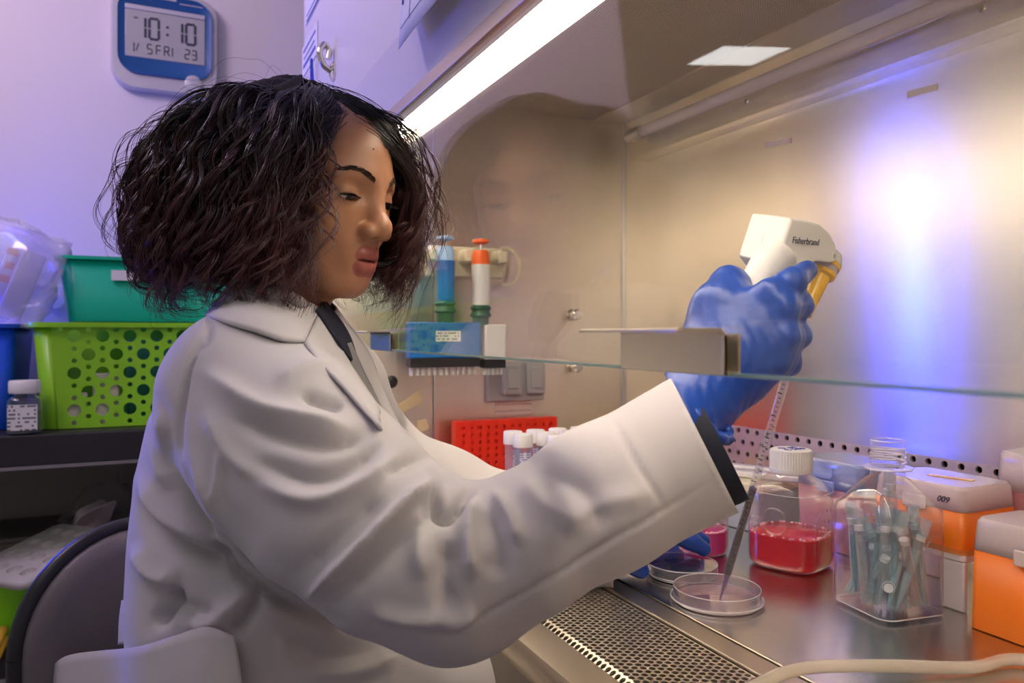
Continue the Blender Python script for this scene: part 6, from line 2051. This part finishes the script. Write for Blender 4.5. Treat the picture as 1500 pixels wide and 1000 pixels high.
# ------------------------------------------------------------------ pipette controller and pipette
tipc = np.array(PC(1052, 886, .886)); topc = np.array(PC(1176, 470, .822))
pax = topc - tipc; plen = np.linalg.norm(pax); pax /= plen
con0 = CW(np.array(PC(1150, 380, .775)))
con = empty('pipette_controller', tuple(con0))
tag(con, 'white hand-held pipette controller with a yellow nose cone in the right glove', 'pipette controller')
CINV = Matrix.Translation(tuple(-con0))
def cnp(name, V, F, m, parent=None, **kw):
    o = mesh_obj(name, V, F, m, parent or con, **kw)
    if parent is None:
        o.matrix_parent_inverse = CINV
    return o
M['ctrl'] = mat('controller_white', (0.74, 0.71, 0.67), 0.38, var=0.02)
org = np.array(PC(1140, 350, .772))
fwd = np.array([0.85, 0.53, 0.0]); lat = np.array([-0.0262, 0.0420, 0.0115])
prof = [(.0185, .0225), (.040, .0225), (.067, .0195), (.083, .0115), (.0925, .001), (.0955, -.010), (.093, -.0175), (.084, -.0200), (.060, -.0190), (.046, -.0235), (.032, -.0320), (.018, -.0350), (.007, -.0335), (-.003, -.0240)]
def pr(k, ins=0.0):
    c_ = np.mean(prof, 0)
    return np.array([org + fwd * (c_[0] + (s_ - c_[0]) * (1 - ins)) + np.array([0, 0, c_[1] + (z - c_[1]) * (1 - ins)]) + lat * k for s_, z in prof])
hb = MB().loft([pr(-0.02, 0.05), pr(0.03, 0.0), pr(0.5, -0.02), pr(0.97, 0.0), pr(1.02, 0.05)], True, True, True)
hbo = cnp('controller_head', CW(np.array(hb.v)), hb.f, M['ctrl'], angle=35, bevel=0.0022, bseg=3)
b = MB()
hpts = [PC(1140, 372, .795), PC(1122, 395, .788), PC(1108, 425, .782), PC(1098, 470, .775), PC(1092, 530, .770)]
b.tube(smooth_path(hpts, 16), np.interp(np.arange(16), [0, 3, 8, 15], [.021, .0195, .0180, .0170]), 20)
cnp('controller_handle', CW(np.array(b.v)), b.f, M['ctrl'], angle=50)
# seam, indicator slot, small button
sm = [pr(0.5)[0] + np.array([0, -0.0006, 0.0]), pr(0.5)[-1] + np.array([-0.0007, -0.0006, 0.0])]
b = MB().tube(sm, 0.0005, 5); cnp('shell_seam', CW(np.array(b.v)), b.f, M['grey'], hbo)
# printed name on the side face: oriented to the face
o_ = org + fwd * 0.040 + np.array([0, 0, 0.0005]) + lat * -0.045
fx = CW(org + fwd) - CW(org); fz = np.array([0, 0, 1.0]); fn = np.cross(fx, fz)
t = text_mesh('name_print', 'Fisherbrand', 0.0098, M['ink'], con, 0.0002, shear=0.25)
mw = Matrix(((fx[0], fz[0], fn[0], 0), (fx[1], fz[1], fn[1], 0), (fx[2], fz[2], fn[2], 0), (0, 0, 0, 1)))
wp = CW(o_)
t.matrix_basis = CINV @ Matrix.Translation(tuple(wp)) @ mw @ Matrix.Diagonal((0.92, 1, 1, 1))
b = MB().lathe([(0.0022, 0), (0.0020, 0.0006), (0, 0.0006)], 10, sx=0.6, sy=1.3)
o = cnp('indicator_slot', b.v, b.f, M['grey'], angle=40)
o.matrix_parent_inverse = Matrix.Identity(4)
o.matrix_basis = CINV @ Matrix.Translation(tuple(CW(org + fwd * 0.088 + np.array([0, 0, -0.0125]) + lat * -0.035))) @ mw
# nose cone: rings then the yellow holder
nc = np.array(PC(1210, 385, .838))
cone_end = topc + pax * 0.006
nax = cone_end - nc; nl = np.linalg.norm(nax); nax /= nl
t1 = np.cross(nax, (0, 1.0, 0)); t1 /= np.linalg.norm(t1); t2 = np.cross(nax, t1)
def turned(name, prof, m, parent=None):
    a = np.arange(32) / 32 * 2 * math.pi
    b = MB().loft([nc + nax * z + r * (np.cos(a)[:, None] * t1 + np.sin(a)[:, None] * t2) for r, z in prof], True, True, True)
    return cnp(name, CW(np.array(b.v)), b.f, m, parent, angle=35)
turned('nose_collar', [(.0130, -.012), (.0165, -.001), (.0165, .001)], M['ctrl'])
turned('yellow_ring', [(.0158, .001), (.0160, .0055)], M['yellow'])
turned('clear_ring', [(.0150, .0055), (.0154, .0125)], M['frost'])
turned('yellow_ring', [(.0150, .0125), (.0146, .0165), (.0110, .0180)], M['yellow'])
turned('nose_cone', [(.0108, .0175), (.0102, .020), (.0072, nl - .001), (.0055, nl)], M['yellow'])
# serological pipette
pip0 = CW(tipc)
pip = empty('serological_pipette', tuple(pip0))
tag(pip, 'long graduated pipette with dark purple liquid, its tip in the open dish', 'pipette')
PI_ = Matrix.Translation(tuple(-pip0))
p1_ = np.cross(pax, (0, 1.0, 0)); p1_ /= np.linalg.norm(p1_); p2_ = np.cross(pax, p1_)
def pturn(name, prof, m, cap=True, parent=None, n=24, a0=0.0, a1=None):
    if a1 is None:
        a = np.arange(n) / n * 2 * math.pi
        b = MB().loft([tipc + pax * z + r * (np.cos(a)[:, None] * p1_ + np.sin(a)[:, None] * p2_) for r, z in prof], True, cap, cap)
    else:
        a = np.linspace(a0, a1, n)
        b = MB().loft([tipc + pax * z + r * (np.cos(a)[:, None] * p1_ + np.sin(a)[:, None] * p2_) for r, z in prof], False, False, False)
    o = mesh_obj(name, CW(np.array(b.v)), b.f, m, parent or pip, angle=40)
    if parent is None:
        o.matrix_parent_inverse = PI_
    return o
M['sero'] = clear('pipette_plastic', (0.93, 0.93, 0.96), 0.16, (0.85, 0.84, 0.92), 0.05, 1.5)
M['purple'] = mat('dark_purple_liquid', (0.055, 0.010, 0.030), 0.2, trans=0.25)
M['lilac'] = mat('lilac_liquid', (0.45, 0.30, 0.55), 0.2, trans=0.5)
pturn('pipette_barrel', [(.0010, 0), (.0014, .010), (.0046, .042), (.0047, .048), (.0047, plen - .03), (.0040, plen - .026), (.0040, plen)], M['sero'], False)
pturn('liquid_column', [(.0036, .040), (.0039, .048), (.0039, .148)], M['purple'])
pturn('tip_liquid', [(.0006, .004), (.0009, .010), (.0034, .040)], M['lilac'])
pturn('cotton_plug', [(.0036, plen - .040), (.0036, plen - .028), (.0030, plen - .020)], M['pip_blue_light'])
# graduation marks on the side towards the viewer
vd = -tipc / np.linalg.norm(tipc)
ac = math.atan2(vd.dot(p2_), vd.dot(p1_))
for k in range(46):
    z = 0.052 + k * 0.0052
    L_ = 1.25 if k % 5 == 0 else 0.7
    pturn('graduation', [(.00485, z), (.00485, z + (.0011 if k % 5 == 0 else .0007))], M['ink'], parent=None, n=6, a0=ac - L_ * 0.9 + 0.25, a1=ac + 0.25)
for k, s_ in enumerate(('9', '8', '7', '6', '5', '4', '3')):
    z = 0.066 + k * 0.026
    t = text_mesh('graduation_number', s_, 0.0052, M['ink'], pip, 0.0001)
    wpos = CW(tipc + pax * z + 0.00495 * (math.cos(ac + 0.45) * p1_ + math.sin(ac + 0.45) * p2_))
    ux = CW(pax) - CW(np.zeros(3)); un = CW(math.cos(ac + 0.45) * p1_ + math.sin(ac + 0.45) * p2_) - CW(np.zeros(3)); uy = np.cross(un, ux)
    t.matrix_basis = PI_ @ Matrix.Translation(tuple(wpos)) @ Matrix(((ux[0], uy[0], un[0], 0), (ux[1], uy[1], un[1], 0), (ux[2], uy[2], un[2], 0), (0, 0, 0, 1)))
